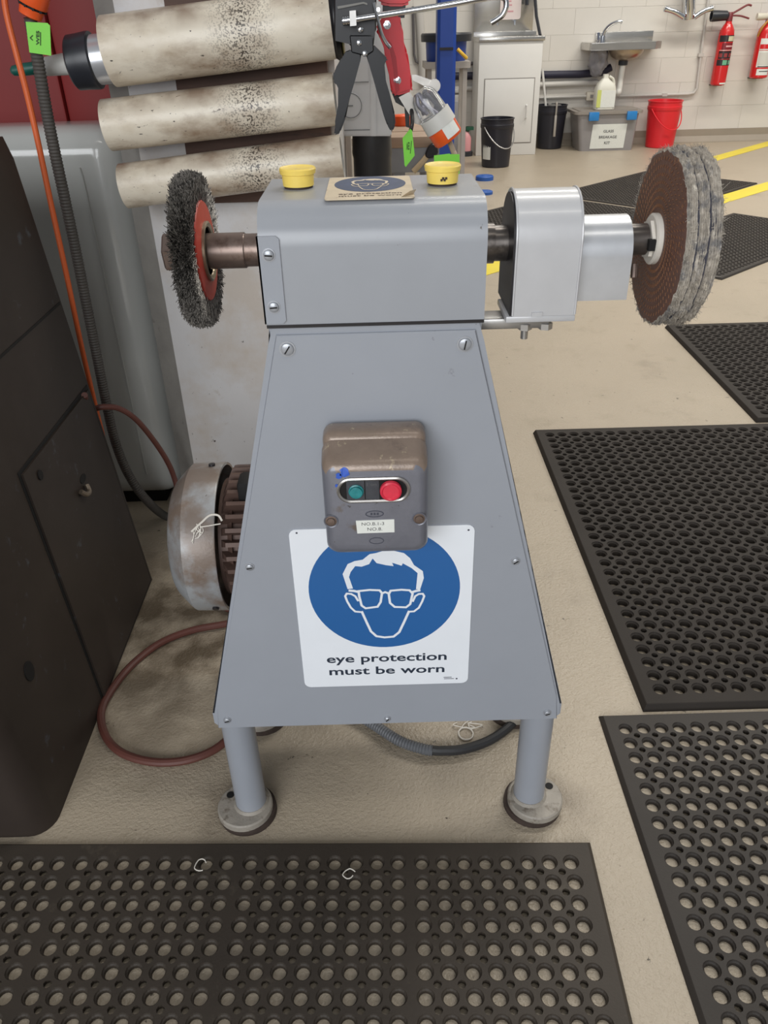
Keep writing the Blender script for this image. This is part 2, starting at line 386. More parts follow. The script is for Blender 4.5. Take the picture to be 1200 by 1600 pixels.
# ------------------------------------------------------------------ rubber mats with real holes
def mat_mesh(name, nx, ny, p, border, th, material, full=True, seam=0):
    """origin at the top-left corner of the mat; x to the right, y negative towards the viewer"""
    kp = p / .0295; rs = .0053 * kp; h = p / 2; seg = 16
    V = []; Fc = []; base = 0
    seamw = .0035
    def xcol(i): return border + h + i * p + (seamw * (i // seam) if seam else 0)
    Wd = xcol(nx - 1) + h + border; Ld = 2 * border + ny * p
    def template(fl):
        outer = []
        cs = [(1, 1), (-1, 1), (-1, -1), (1, -1)]   # corners counter-clockwise
        mids = [(0, h), (-h, 0), (0, -h), (h, 0)]
        arcs = []
        for k, (sx, sy) in enumerate(cs):
            pre = (h, sy * h - sy * rs) if k in (0, 2) else (sx * (h - rs), h * sy)
            if k == 0: a = (h, h - rs); c = (h - rs, h)
            elif k == 1: a = (-h + rs, h); c = (-h, h - rs)
            elif k == 2: a = (-h, -h + rs); c = (-h + rs, -h)
            else: a = (h - rs, -h); c = (h, -h + rs)
            mid = (sx * (h - rs * .7071), sy * (h - rs * .7071)) if fl[k] else (sx * h, sy * h)
            i0 = len(outer)
            outer += [a, mid, c, mids[k]]
            if fl[k]: arcs.append((i0, i0 + 1, i0 + 2))
        vs = [(x, y, th) for x, y in outer]
        n = len(outer)
        ang = [math.atan2(y, x) for x, y in outer]
        angs = [R(22.5 + 22.5 * 0) * 0 + (k + 1) * math.pi / 8 for k in range(16)]
        prof = [(.0112 * kp, th), (.0105 * kp, th - .0022), (.0088 * kp, th - .0036), (.0084 * kp, 0)] if full else [(.0105 * kp, th), (.0075 * kp, 0)]
        fs = []
        for j, (r, z) in enumerate(prof):
            b0 = len(vs)
            vs += [(r * math.cos(a), r * math.sin(a), z) for a in angs]
            prev = 0 if j == 0 else b0 - 16
            for k in range(16):
                k2 = (k + 1) % 16
                fs.append((prev + k, prev + k2, b0 + k2, b0 + k))
        if full:
            for (a, b, c) in arcs:
                b0 = len(vs)
                vs += [(vs[q][0], vs[q][1], .002) for q in (a, b, c)]
                fs += [(b, a, b0, b0 + 1), (c, b, b0 + 1, b0 + 2)]
        return np.array(vs), np.array(fs)
    T = {}
    allv = []; allf = []
    for j in range(ny):
        for i in range(nx):
            s0 = seam and i % seam == 0; s1 = seam and (i + 1) % seam == 0
            right = i < nx - 1 and not s1; left = i > 0 and not s0; top = j > 0; bot = j < ny - 1
            fl = (right and top, left and top, left and bot, right and bot)
            if fl not in T: T[fl] = template(fl)
            v, f = T[fl]
            allv.append(v + np.array((xcol(i), -(border + h + j * p), 0))); allf.append(f + base); base += len(v)
    if seam:
        for i in range(nx - 1):
            if (i + 1) % seam == 0:
                x0 = xcol(i) + h; x1 = x0 + seamw
                allv.append(np.array([(x0, -border, th), (x1, -border, th), (x1, -border - ny * p, th), (x0, -border - ny * p, th)]))
                allf.append(np.array([(0, 3, 2, 1)]) + base); base += 4
    # border: flat lip, then a ramp to the floor
    rings = []
    for ins, z in ((border, th), (border * .30, th), (border * .24, th - .001), (.001, .003), (0, 0)):
        rings.append([(ins, -ins, z), (Wd - ins, -ins, z), (Wd - ins, -Ld + ins, z), (ins, -Ld + ins, z)])
    rv = np.array(sum(rings, [])); rf = []
    for k in range(len(rings) - 1):
        for q in range(4):
            q2 = (q + 1) % 4; rf.append((4 * k + q, 4 * k + q2, 4 * k + 4 + q2, 4 * k + 4 + q))
    allv.append(rv); allf.append(np.array(rf) + base)
    v = np.concatenate(allv); f = np.concatenate(allf)
    me = bpy.data.meshes.new(name)
    me.vertices.add(len(v)); me.vertices.foreach_set('co', v.astype(np.float32).ravel())
    me.loops.add(f.size); me.loops.foreach_set('vertex_index', f.astype(np.int32).ravel())
    me.polygons.add(len(f)); me.polygons.foreach_set('loop_start', np.arange(0, f.size, 4, dtype=np.int32))
    me.polygons.foreach_set('loop_total', np.full(len(f), 4, dtype=np.int32))
    me.update(calc_edges=True); me.shade_flat(); me.materials.append(material); me.validate()
    return me, Wd, Ld
def rubber_mat(label, x, y, ang, nx, ny, material, full=True, seam=0, border=.02, anchor='tl', p=.0295, th=.0085):
    me, Wd, Ld = mat_mesh('rubber_mat', nx, ny, p, border, th, material, full, seam)
    o = bpy.data.objects.new('rubber_mat', me); COL.objects.link(o)
    a = R(ang); dx, dy = (0, 0) if anchor == 'tl' else (-Wd, 0)
    o.location = (x + dx * math.cos(a) - dy * math.sin(a), y + dx * math.sin(a) + dy * math.cos(a), 0)
    o.rotation_euler = (0, 0, a)
    return tag(o, label, 'mat', 'black rubber drainage mats')
rubber_mat('brown-black rubber drainage mat with round holes across the front, before the machine feet', .281, .686, -1.6, 48, 22, m_rubber_worn, True, 8, anchor='tr')
rubber_mat('black rubber drainage mat at the lower right, beside the front mat', .351, .922, 0, 30, 44, m_rubber)
rubber_mat('large black rubber drainage mat at mid right, nearest behind the lower right mat', .4285, 1.985, 0, 27, 30, m_rubber_deep, True, border=.022, p=.0337, th=.0135)
rubber_mat('black rubber drainage mat at the right edge, below the cloth buffing wheel', 1.072, 2.83, 0, 27, 23, m_rubber_deep, True, border=.022, p=.0337, th=.0135)
rubber_mat('black rubber mat beside the far yellow line, corner behind the cloth buffing wheel', 2.03, 6.25, -47, 27, 39, m_rubber, False)
rubber_mat('black rubber mat along the yellow line, seen left of the silver guard', 2.03 - 1.24 * .731, 6.25 - 1.24 * .682, -47, 27, 48, m_rubber, False)
rubber_mat('dark rubber mat at the right edge, between the yellow line and the buff', 2.075, 4.73, -49.5, 20, 42, m_rubber, False)

# ------------------------------------------------------------------ the polishing machine
CX = -.003; Y0 = .70
pm = thing('polishing_machine', 'blue-grey pedestal polishing machine with a wire wheel left and a cloth buff right', 'machine', (CX, .80, 0))
# body: tapered pedestal
b = MB()
def trap(hw_t, hw_b, zt, zb): return [(CX - hw_t, zt), (CX + hw_t, zt), (CX + hw_b, zb), (CX - hw_b, zb)]
b.prism(XZ([(CX - .0985, .764), (CX + .0985, .764), (CX + .0985, .745), (CX + .2215, .262), (CX + .2215, .244), (CX + .216, .238), (CX - .216, .238), (CX - .2215, .244), (CX - .2215, .262), (CX - .0985, .745)], Y0 + .0025), (0, .275, 0))
bmesh.ops.bevel(b.bm, geom=[e for e in b.bm.edges if all(abs(v.co.y - Y0 - .0025) < 1e-5 for v in e.verts)], offset=.0025, segments=2, affect='EDGES')
body = part('body', b, m_grey, pm)
b = MB()
pp = [(CX - .0925, .7555), (CX + .0925, .7555), (CX + .2115, .282), (CX + .2165, .240), (CX - .2165, .240), (CX - .2115, .282)]
b.prism(XZ(pp, Y0 - .0005), (0, .004, 0))
bmesh.ops.bevel(b.bm, geom=[e for e in b.bm.edges if all(abs(v.co.y - Y0 + .0005) < 1e-5 for v in e.verts)], offset=.0008, segments=1, affect='EDGES')
panel = part('front_panel', b, m_grey, pm)
YP = Y0 - .0005
def screw(parent, x, y, z, r=.0052, a=.6, axis=(0, -1, 0)):
    s = MB(); s.lathe((x, y + .0005, z), axis, [(0, r * 1.25), (.0012, r * 1.25), (.0013, r), (.0030, r * .92), (.0038, r * .62)], 16)
    c = Vector((x, y - .0036, z)); d = Vector((math.cos(a), 0, math.sin(a)))
    n = Vector((-d.z, 0, d.x)) * .0006
    s.prism([c - d * r * .7 - n, c + d * r * .7 - n, c + d * r * .7 + n, c - d * r * .7 + n], (0, -.0004, 0), 1)
    return part('screw', s, [m_screw, m_dark], parent)
for x, z, r in [(-.083, .7425, .0062), (.083, .7425, .0062), (-.147, .493, .0042), (.147, .491, .0042), (-.203, .255, .0042), (.203, .252, .0042), (0, .2495, .0036)]:
    screw(panel, CX + x, YP, z, r, random.uniform(-1, 1.6))
# housing: bent sheet with a rolled front edge
b = MB(); rr = .034; zt = .868; yb = .842
prof = [(Y0, .7655)] + [(Y0 + rr - rr * math.cos(R(a)), zt - rr + rr * math.sin(R(a))) for a in range(0, 91, 10)] + [(yb, zt), (yb, .7655)]
b.prism(YZ(prof, CX - .1), (.2, 0, 0))
hous = part('housing', b, m_grey_top, pm)
b = MB(); b.box((CX - .1, Y0 - .0006, .7625), (CX + .1, yb, .7655)); part('housing_seam', b, m_blacksteel, pm, 'dark seam under the housing')
b = MB(); pl = [(CX - .1012, .8445), (CX - .0845, .8445)] + [(CX - .0815 , .842)] + [(CX - .0815, .770), (CX - .0845, .767), (CX - .1012, .767)]
b.prism(XZ(pl, Y0 - .0018), (0, .003, 0)); b.prism(YZ([(Y0 - .0018, .8445), (Y0 - .0018, .767), (.80, .767), (.80, .8445)], CX - .1012), (.0015, 0, 0))
brk = part('side_bracket', b, m_grey, pm)
for z in (.829, .783): screw(brk, CX - .0915, Y0 - .0016, z, .0048, random.uniform(-1, 1))
# legs with cast feet on rubber pads
for sx in (-1, 1):
    for y, hh in ((.757, .27), (.945, .27)):
        x = CX + sx * .2065
        s = MB(); s.cyl((x, y, .012), (x, y, .245), .0225, n=28)
        lg = part('leg', s, m_grey, pm)
        xo = x + sx * .009
        s = MB(); s.lathe((xo, y - .004, .010), (0, 0, 1), [(0, .0405), (.009, .0405), (.011, .0385)], 36)
        s.lathe((x, y, .021), (0, 0, 1), [(-.001, .027), (.004, .0235)], 24)
        hx = xo + sx * .024
        ft = part('foot_flange', s, m_foot, lg, 'chipped round cast foot')
        s = MB(); s.cyl((hx, y + .012, .0205), (hx, y + .012, .0218), .0058, n=14)
        part('bolt_hole', s, m_dark, lg)
        s = MB(); s.lathe((xo - sx * .003, y - .002, 0), (0, 0, 1), [(0, .0425), (.0102, .0418)], 36)
        part('foot_pad', s, m_footpad, lg, 'dark rubber pad under the foot')

# motor behind the pedestal on the left
MC = Vector((0, 1.035, .312)); MR = .117
s = MB(); s.cyl(Vector((-.246, MC.y, MC.z)), Vector((.06, MC.y, MC.z)), .092, n=40)
s.lathe(Vector((-.244, MC.y, MC.z)), (1, 0, 0), [(0, .075), (.008, .088), (.02, .1)], 40)
s.box((-.16, .898, .22), (-.02, .96, .42), mi=0)
mot = part('motor', s, m_fin, pm, 'brown finned motor body')
s = MB()
s.lathe(Vector((-.322, MC.y, MC.z)), (1, 0, 0), [(-.003, 0), (-.003, .07), (.0, .088), (.004, .0945), (.0225, .1135), (.027, MR), (.074, MR + .001), (.076, MR), (.076, MR - .004), (.04, MR - .004)], 56, caps=False)
fc = part('fan_cover', s, m_fan, mot, 'grey metal fan cover with oily top')
fin = MB(); fin.box((-.243, -.0058, .088), (.06, .0058, .1125))
for v in fin.bm.verts:
    if v.co.x < -.2 and v.co.z > .1: v.co.x += .012
    if v.co.z > .1: v.co.y *= .55
fin_me = fin.mesh('cooling_fin', m_fin, Vector((0, 0, 0)), 0)
for k in range(34):
    o = bpy.data.objects.new('cooling_fin', fin_me); COL.objects.link(o); o.parent = mot
    o.location = MC - ORG[pm.name]; o.rotation_euler = (2 * math.pi * k / 34, 0, 0)
for a in (25, 160):
    p = Vector((-.262, MC.y - (MR + .001) * math.cos(R(a - 60)), MC.z + (MR + .001) * math.sin(R(a - 60))))
    s = MB(); s.cyl(p - (MC - p).normalized() * .0, p + Vector((0, (p - MC).y, (p - MC).z)).normalized() * .003, .005, n=12); part('cover_screw', s, m_blacksteel, mot)
s = MB(); s.box((-.215, MC.y - .05, MC.z + .085), (-.19, MC.y - .01, MC.z + .124), bev=.008); part('terminal_plug', s, m_dark, mot)

overlay(m_fan, (122, 108, 98), 'up', -.05, .6, 22, .36, .58, .9)
# left spindle
SY, SZ = .77, .8165
s = MB(); s.cyl((-.095, SY, SZ), (-.128, SY, SZ), .0152, n=28); s.cyl((-.126, SY, SZ), (-.168, SY, SZ), .0165, n=28)
s.lathe((-.126, SY, SZ), (1, 0, 0), [(-.002, .0165), (.001, .0156)], 28)
part('left_spindle', s, m_oilsteel, pm)
# wire wheel
WX = -.1725
s = MB(); s.lathe((WX, SY, SZ), (1, 0, 0), [(-.0075, 0), (-.0075, .046), (-.004, .058), (.004, .058), (.0075, .046), (.0075, 0)], 48)
ww = part('wire_wheel', s, m_wirecore, pm, 'dark crimped wire brush wheel')
s = MB(); rnd = random.Random(3)
for k in range(12000):
    a = rnd.uniform(0, 2 * math.pi); t = rnd.uniform(-1, 1)
    u = Vector((0, math.cos(a), math.sin(a)))
    r0 = rnd.uniform(.036, .05); r1 = .0700 + rnd.gauss(0, .0011) - .003 * t * t
    p0 = Vector((WX + .0070 * t, SY, SZ)) + u * r0
    mid = Vector((WX + .0092 * t + rnd.gauss(0, .0013), SY, SZ)) + u * (r0 + r1) / 2 + u.cross(Vector((1, 0, 0))) * rnd.gauss(0, .0022)
    p1 = Vector((WX + .0102 * t + rnd.gauss(0, .0017), SY, SZ)) + u * r1 + u.cross(Vector((1, 0, 0))) * rnd.gauss(0, .0018)
    w = .00034; e1 = Vector((w, 0, 0)); e2 = u.cross(Vector((1, 0, 0))) * w
    va = [[s.bm.verts.new(p + d) for d in (e1, -e1 * .5 + e2 * .87, -e1 * .5 - e2 * .87)] for p in (p0, mid, p1)]
    for A, B in ((va[0], va[1]), (va[1], va[2])):
        for q in range(3): s.bm.faces.new((A[q], A[(q + 1) % 3], B[(q + 1) % 3], B[q]))
part('bristles', s, m_wire, ww, kind='stuff', smooth=0, recalc=False)
s = MB(); s.lathe((WX + .0078, SY, SZ), (1, 0, 0), [(-.003, .0445), (.0005, .046), (.002, .045), (.003, .022), (.003, .0215)], 48)
part('flange', s, m_redflange, ww, 'red painted disc flange')
s = MB(); s.lathe((WX + .0078, SY, SZ), (1, 0, 0), [(.0, .0275), (.005, .0275), (.0058, .026), (.0045, .0225), (.003, .022)], 40)
part('washer', s, m_brass, ww)
s = MB(); s.lathe((WX - .0105, SY, SZ), (-1, 0, 0), [(-.004, .024), (.003, .024), (.006, .0215), (.0065, .019), (.018, .019), (.020, .016), (.020, 0)], 6, caps=False)
part('nut', s, m_oilsteel, ww)

m_spindle = M('spindle_steel', (104, 98, 94), .28, metal=.7, var=.15, vscale=50, stains=[((58, 50, 46), 40, .56, .15)])
# right spindle, guards
s = MB(); s.cyl((.095, SY, SZ), (.262, SY, SZ), .0125, n=28); s.cyl((.095, SY, SZ), (.112, SY, SZ), .0185, n=28); s.cyl((.112, SY, SZ), (.134, SY, SZ), .0165, n=28)
s.cyl((.236, SY, SZ), (.258, SY, SZ), .0145, n=28)
part('right_spindle', s, m_spindle, pm)
def guard_profile(r, yc, zc, zb):     # arch over the top, straight front down to zb
    return [(yc - r, zb)] + [(yc - r * math.cos(R(a)), zc + r * math.sin(R(a))) for a in range(0, 181, 12)] + [(yc + r, zb)]
def shell(x0, x1, r, yc, zc, zb, t, mat, name, lab):
    s = MB(); o = guard_profile(r, yc, zc, zb); i = guard_profile(r - t, yc, zc, zb)
    n = len(o)
    for k in range(n - 1):
        A = [(x0, *o[k]), (x0, *o[k + 1]), (x1, *o[k + 1]), (x1, *o[k])]; B = [(x0, *i[k]), (x0, *i[k + 1]), (x1, *i[k + 1]), (x1, *i[k])]
        s.face(A); s.face(B[::-1])
        s.face([A[0], A[1], B[1], B[0]]); s.face([A[2], A[3], B[3], B[2]])
    s.face([(x0, *o[0]), (x1, *o[0]), (x1, *i[0]), (x0, *i[0])]); s.face([(x0, *o[-1]), (x1, *o[-1]), (x1, *i[-1]), (x0, *i[-1])])
    bmesh.ops.remove_doubles(s.bm, verts=s.bm.verts, dist=1e-6)
    return part(name, s, mat, pm, lab)
g1 = shell(.127, .186, .041, .765, .825, .759, .0028, m_guard, 'wide_guard', 'silver painted arched spindle guard')
s = MB()
s.prism(YZ(guard_profile(.0385, .765, .825, .759), .1245), (.004, 0, 0)); part('guard_end_plate', s, m_blacksteel, g1)
for x in (.127, .186):
    s = MB(); o = guard_profile(.0412, .765, .825, .760); s.tube([(x, *p) for p in o], .0011, 6, smooth=False); part('edge_bead', s, m_guard, g1)
g2 = shell(.186, .238, .032, .770, .808, .768, .002, m_guardraw, 'narrow_guard', 'bright galvanised inner guard')
s = MB(); s.box((.121, .724, .753), (.187, .782, .759), bev=.001); s.box((.145, .722, .7592), (.155, .74, .763)); part('guard_base_plate', s, m_guard, pm)
s = MB(); s.box((.09, .738, .742), (.166, .766, .7525), bev=.0015); part('guard_arm', s, m_weld, pm)
for x, l in ((.143, .022), (.163, .012)):
    s = MB(); s.cyl((x, .742, .753), (x, .742, .753 - l), .0035, n=12); s.lathe((x, .742, .7465), (0, 0, -1), [(0, .007), (.006, .007)], 6); part('bolt', s, m_weld, pm)

# cloth buffing wheel: three stitched plies with frayed rims
BX, BR = .268, .0805
def buff_ply(x0, x1, r, mi_face, seed):
    rn = random.Random(seed); ph = [rn.uniform(0, 6.28) for _ in range(5)]
    jit = lambda j, a: .0009 * math.sin(5 * a + ph[0]) + .0007 * math.sin(13 * a + ph[1]) + .0006 * math.sin(37 * a + ph[2] + j) + rn.gauss(0, .00055)
    s = MB()
    prof = [(x0 - BX, .018), (x0 - BX, .075), (x0 - BX + .0006, r - .0022)]; T_ = x1 - x0; ng = 9
    for q in range(ng): prof.append((x0 - BX + .0012 + (T_ - .002) * q / (ng - 1), r - (.0016 if q % 2 else 0) - (.0006 if q in (0, ng - 1) else 0)))
    prof += [(x1 - BX, r - .0022), (x1 - BX, .018)]; nn = len(prof)
    s.lathe((BX, SY, SZ), (1, 0, 0), prof, 170, mi=[mi_face, mi_face] + [0] * (nn - 3), jit=lambda j, a: jit(j, a) if 2 <= j <= nn - 2 else 0)
    return s
bf = part('buffing_wheel', buff_ply(.268, .2782, BR - .001, 1, 1), [m_cloth, m_compound], pm, 'frayed cloth buff with brown compound face', smooth=60)
part('cloth_ply', buff_ply(.2785, .2878, BR, 0, 2), [m_cloth], bf, smooth=60)
part('cloth_ply', buff_ply(.2890, .2995, BR - .0003, 0, 3), [m_cloth], bf, smooth=60)
s = MB(); s.lathe((.2775, SY, SZ), (1, 0, 0), [(0, BR - .003), (.020, BR - .003)], 60); part('stitched_core', s, m_clothdark, bf)
s = MB(); rnd = random.Random(9)
for k in range(1800):
    a = rnd.uniform(0, 2 * math.pi); u = Vector((0, math.cos(a), math.sin(a))); tt = u.cross(Vector((1, 0, 0)))
    p = Vector((rnd.choice([rnd.uniform(.269, .2985), .2695, .298]), SY, SZ)) + u * (BR - .0015)
    L = rnd.uniform(.002, .005); q = p + u * L * rnd.uniform(.3, 1) + tt * rnd.gauss(0, .004) + Vector((rnd.gauss(0, .002), 0, 0))
    w = .00025; d = tt * w; e = Vector((w, 0, 0))
    A = [s.bm.verts.new(p + d), s.bm.verts.new(p - d), s.bm.verts.new(p + e)]; B = [s.bm.verts.new(q + d * .6), s.bm.verts.new(q - d * .6), s.bm.verts.new(q + e * .6)]
    for z in range(3): s.bm.faces.new((A[z], A[(z + 1) % 3], B[(z + 1) % 3], B[z]))
part('frayed_threads', s, m_cloth, bf, kind='stuff', smooth=0, recalc=False)
s = MB()
for k in range(64):
    a0 = 2 * math.pi * k / 64
    for q in range(7):
        r_ = .030 + q * .0068; a = a0 + q * .11; u = Vector((0, math.cos(a), math.sin(a))); v_ = Vector((0, math.cos(a + .35 + 1.2), math.sin(a + .35 + 1.2)))
        c = Vector((.2678, SY, SZ)) + u * r_; d = (u * .8 + v_ * .6).normalized() * .0016; w = d.cross(Vector((1, 0, 0))) * .22
        s.prism([c - d - w, c + d - w, c + d + w, c - d + w], (-.0004, 0, 0))
part('stitching', s, M('stitch_tan', (140, 98, 70), .7), bf, 'tan stitching on the brown face', kind='stuff', smooth=0)
s = MB(); s.lathe((.2675, SY, SZ), (-1, 0, 0), [(-.002, .0235), (.004, .0235), (.0055, .0215), (.0055, .014)], 40); s.lathe((.262, SY, SZ), (-1, 0, 0), [(-.001, .0185), (.003, .0185)], 6)
part('clamp_flange', s, m_whitenut, bf, 'white clamp flange')
s = MB(); s.box((.2555, SY - .022, SZ - .006), (.2615, SY - .016, SZ + .004)); part('flange_slot', s, m_dark, bf)
s = MB(); s.cyl((.2475, SY - .012, SZ - .020), (.2475, SY - .016, SZ - .032), .0035, n=10); part('grub_screw', s, m_oilsteel, bf)

# yellow grease cups on the housing
for (px, py) in ((465, 297), (693, 292)):
    p = PZ(px, py, zt); c = Vector((p.x, p.y + .014, zt))
    s = MB(); s.lathe(c, (0, 0, 1), [(0, .0135), (.0025, .0135)], 28); cup = part('grease_cup', s, m_capdark, pm)
    s = MB(); s.lathe(c, (0, 0, 1), [(.002, .0145), (.012, .0152), (.0125, .0166), (.0165, .0172), (.0178, .0163), (.0168, .0145), (.0168, 0)], 40, caps=False)
    part('screw_cap', s, m_yellowcap, cup, 'dirty yellow cap')
    if px > 600:
        for k in range(4):
            q = Vector((c.x - .002 + k * .0014, c.y - .01495, zt + .006 + (k % 2) * .0015)); s = MB(); s.box(q - Vector((.001, .0006, .001)), q + Vector((.001, .0006, .001))); part('dirt_spot', s, m_capdark, cup)

# the eye protection signs
def sign_uv(cx, cy):         # a point of the enlarged photograph of the sign -> metres on the plate (u right, v up from the bottom edge)
    p = PY(440 + cx / 3.2, 600 + cy / 3.2, Y0 - .002)
    return (p.x - CX, p.z - .309)
HAIR = [(470, 845), (440, 850), (405, 878), (365, 885), (330, 900), (305, 950), (330, 1025), (357, 1022), (337, 965), (345, 940), (368, 910), (400, 913), (438, 900), (455, 872), (475, 895), (520, 905), (560, 910), (552, 893), (600, 908), (606, 896), (650, 920), (680, 945), (672, 1025), (692, 1028), (711, 970), (706, 935), (662, 905), (642, 870), (612, 845), (560, 833), (510, 833)]
LINES = [([(385, 1035), (440, 1029), (490, 1031), (502, 1045), (495, 1090), (480, 1113), (420, 1121), (400, 1107), (388, 1060)], True, 12), ([(545, 1033), (600, 1028), (640, 1031), (655, 1047), (643, 1100), (622, 1116), (565, 1114), (542, 1094), (536, 1050)], True, 12),
         ([(500, 1047), (518, 1040), (537, 1047)], False, 12), ([(388, 1040), (362, 1034), (335, 1032)], False, 14), ([(652, 1040), (672, 1034), (694, 1030)], False, 14),
         ([(384, 1085), (368, 1060), (348, 1049), (326, 1047), (318, 1060), (328, 1086), (346, 1117), (368, 1137), (405, 1140)], False, 11), ([(655, 1088), (668, 1060), (686, 1049), (706, 1048), (713, 1060), (703, 1086), (686, 1118), (662, 1136), (632, 1138)], False, 11),
         ([(400, 1135), (425, 1190), (447, 1236), (474, 1260), (515, 1266), (560, 1262), (588, 1240), (612, 1190), (638, 1133)], False, 13)]
def eye_sign(parent, f, mats_, eps, cutcorner=0):
    """f(u, v, lift): plate coordinates -> world"""
    white, blue, ink, face = mats_
    s = MB(); q = rrect(-.1, .1, 0, .232, .008)
    a = [s.bm.verts.new(f(u, v, 0)) for u, v in q]; bq = [s.bm.verts.new(f(u, v, .0012)) for u, v in q]
    s.bm.faces.new(a); s.bm.faces.new(bq[::-1])
    for i in range(len(q)): s.bm.faces.new((a[i], bq[i], bq[(i + 1) % len(q)], a[(i + 1) % len(q)]))
    plate = part('sign_plate', s, white, parent, 'eye protection must be worn sign', smooth=0)
    c0 = sign_uv(514, 1030); rad = (sign_uv(893, 1030)[0] - sign_uv(136, 1030)[0]) / 2
    s = MB(); s.face([f(c0[0] + rad * math.cos(2 * math.pi * k / 72), c0[1] + rad * math.sin(2 * math.pi * k / 72), .0012 + eps) for k in range(72)])
    part('blue_disc', s, blue, plate, 'blue disc', smooth=0)
    s = MB(); s.face([f(*sign_uv(*p), .0012 + 2 * eps) for p in HAIR])
    k = abs(sign_uv(514, 1030)[0] - sign_uv(614, 1030)[0]) / 100
    for n_, (pts, cl, w) in enumerate(LINES):
        s.ribbon([sign_uv(*p) for p in pts], w * k, lambda u, v, z=n_: f(u, v, .0012 + (2.1 + .1 * z) * eps), cl)
    part('face_with_goggles', s, face, plate, 'white line face wearing goggles', smooth=0)
    s = MB()
    for t, (a0, a1, b0, b1) in (('eye protection', (228, 826, 1408, 1342)), ('must be worn', (240, 815, 1457, 1403))):
        p0 = sign_uv(a0, b0); p1 = sign_uv(a1, b1)
        s.text(t, lambda u, v: f(u, v, .0012 + eps), p0[0], p1[0], p0[1], p1[1], bold=.018)
    part('lettering', s, ink, plate, 'dark lettering', smooth=0)
    return plate
fs = lambda u, v, l: Vector((CX + u, YP - .0002 - l, .309 + v))
sg = eye_sign(pm, fs, (m_signwhite, m_signblue, m_signink, m_signwhite), .00015)
s = MB()
for (x0, x1, y0, y1) in ((810, 850, 1468, 1464), (812, 862, 1475, 1471)):
    p0 = sign_uv(x0, y0); p1 = sign_uv(x1, y1); s.face([fs(p0[0], p0[1], .0014), fs(p1[0], p0[1], .0014), fs(p1[0], p1[1], .0014), fs(p0[0], p1[1], .0014)])
p0 = sign_uv(875, 1473); s.face([fs(p0[0] + .0012 * math.cos(k * .5236), p0[1] + .0012 * math.sin(k * .5236), .0014) for k in range(12)])
for px in (75, 935):
    p0 = sign_uv(px, 745 if px < 100 else 730); s.face([fs(p0[0] + .0012 * math.cos(k * .5236), p0[1] + .0012 * math.sin(k * .5236), .0014) for k in range(12)])
part('fine_print', s, m_emboss, sg, 'tiny maker print', smooth=0)
TS = (-.0445, .0345, .716, .8265)
ft_ = lambda u, v, l: Vector((TS[0] + (u + .1) / .2 * (TS[1] - TS[0]) , TS[2] + v / .232 * (TS[3] - TS[2]) + .006 , zt + .0001 + l ))
tsg = eye_sign(pm, ft_, (m_signpaper, m_signnavy, m_signbrown, m_signcream), .00015)
s = MB(); c0_ = ft_(.1, .0, .0014); s.face([c0_, c0_ + Vector((-.012, 0, 0)), c0_ + Vector((-.004, .004, .004)), c0_ + Vector((.002, .012, .004)), c0_ + Vector((0, .014, 0))])
part('curled_corner', s, m_signpaper, tsg, smooth=0)
tsg['label'] = 'small grimy eye protection sign on the housing'
sg['label'] = 'white eye protection sign on the front panel'

# switch box on the front panel
BXL, BXR = -.0585, .0435; bcx = (BXL + BXR) / 2
s = MB(); s.box((BXL + .001, .668, .531), (BXR - .001, .6995, .6685), bev=.010, seg=4)
sb = part('switch_box', s, m_boxtop, pm, 'worn enamel start and stop switch box')
s = MB()
def sup(y, inset, top, bot, r): return XZ(rrect(BXL + inset, BXR - inset, bot, top, r, 6), y)
rings = [sup(.6705, .0012, .6605, .535, .012), sup(.669, 0, .662, .533, .013), sup(.654, .0, .656, .541, .013), sup(.646, .0012, .6525, .5465, .0125), sup(.641, .0045, .648, .551, .011), sup(.6395, .009, .643, .556, .008)]
vr = [[s.bm.verts.new(p) for p in rg] for rg in rings]; n = len(vr[0])
for A, B in zip(vr, vr[1:]):
    for i in range(n): s.bm.faces.new((A[i], A[(i + 1) % n], B[(i + 1) % n], B[i]))
s.bm.faces.new(vr[0][::-1]); s.bm.faces.new(vr[-1])
bmesh.ops.recalc_face_normals(s.bm, faces=list(s.bm.faces))
for f in s.bm.faces:
    if f.normal.z > .25: f.material_index = 1
cov = part('cover', s, [m_box, m_boxtop], sb, 'grey cast cover with worn top', smooth=50)
YF = .6395
_a, _b = PY(527, 787, YF - .002), PY(641, 745, YF - .002); wx0, wx1, wz0, wz1 = _a.x, _b.x, _a.z, _b.z; wzc = (wz0 + wz1) / 2; _c0 = bcx; bcx = (wx0 + wx1) / 2
s = MB(); q = rrect(wx0, wx1, wz0, wz1, .0135, 8); qi = rrect(wx0 + .003, wx1 - .003, wz0 + .003, wz1 - .003, .0105, 8)
for k in range(len(q)):
    k2 = (k + 1) % len(q)
    P4 = [(q[k], YF + .0004), (q[k], YF - .0022), (((q[k][0] + qi[k][0]) / 2, (q[k][1] + qi[k][1]) / 2), YF - .003), (qi[k], YF - .002), (qi[k], YF + .0004)]
    Q4 = [(q[k2], YF + .0004), (q[k2], YF - .0022), (((q[k2][0] + qi[k2][0]) / 2, (q[k2][1] + qi[k2][1]) / 2), YF - .003), (qi[k2], YF - .002), (qi[k2], YF + .0004)]
    for (a, ya), (b_, yb_), (c, yc), (d, yd) in zip(P4, P4[1:], Q4[1:], Q4): s.face([(a[0], ya, a[1]), (b_[0], yb_, b_[1]), (c[0], yc, c[1]), (d[0], yd, d[1])])
bmesh.ops.remove_doubles(s.bm, verts=s.bm.verts, dist=1e-7)
part('window_rim', s, m_boxrim, sb, 'polished rim around the buttons')
s = MB(); s.prism(XZ(qi, YF - .0004), (0, .0003, 0)); part('window_back', s, m_dark, sb)
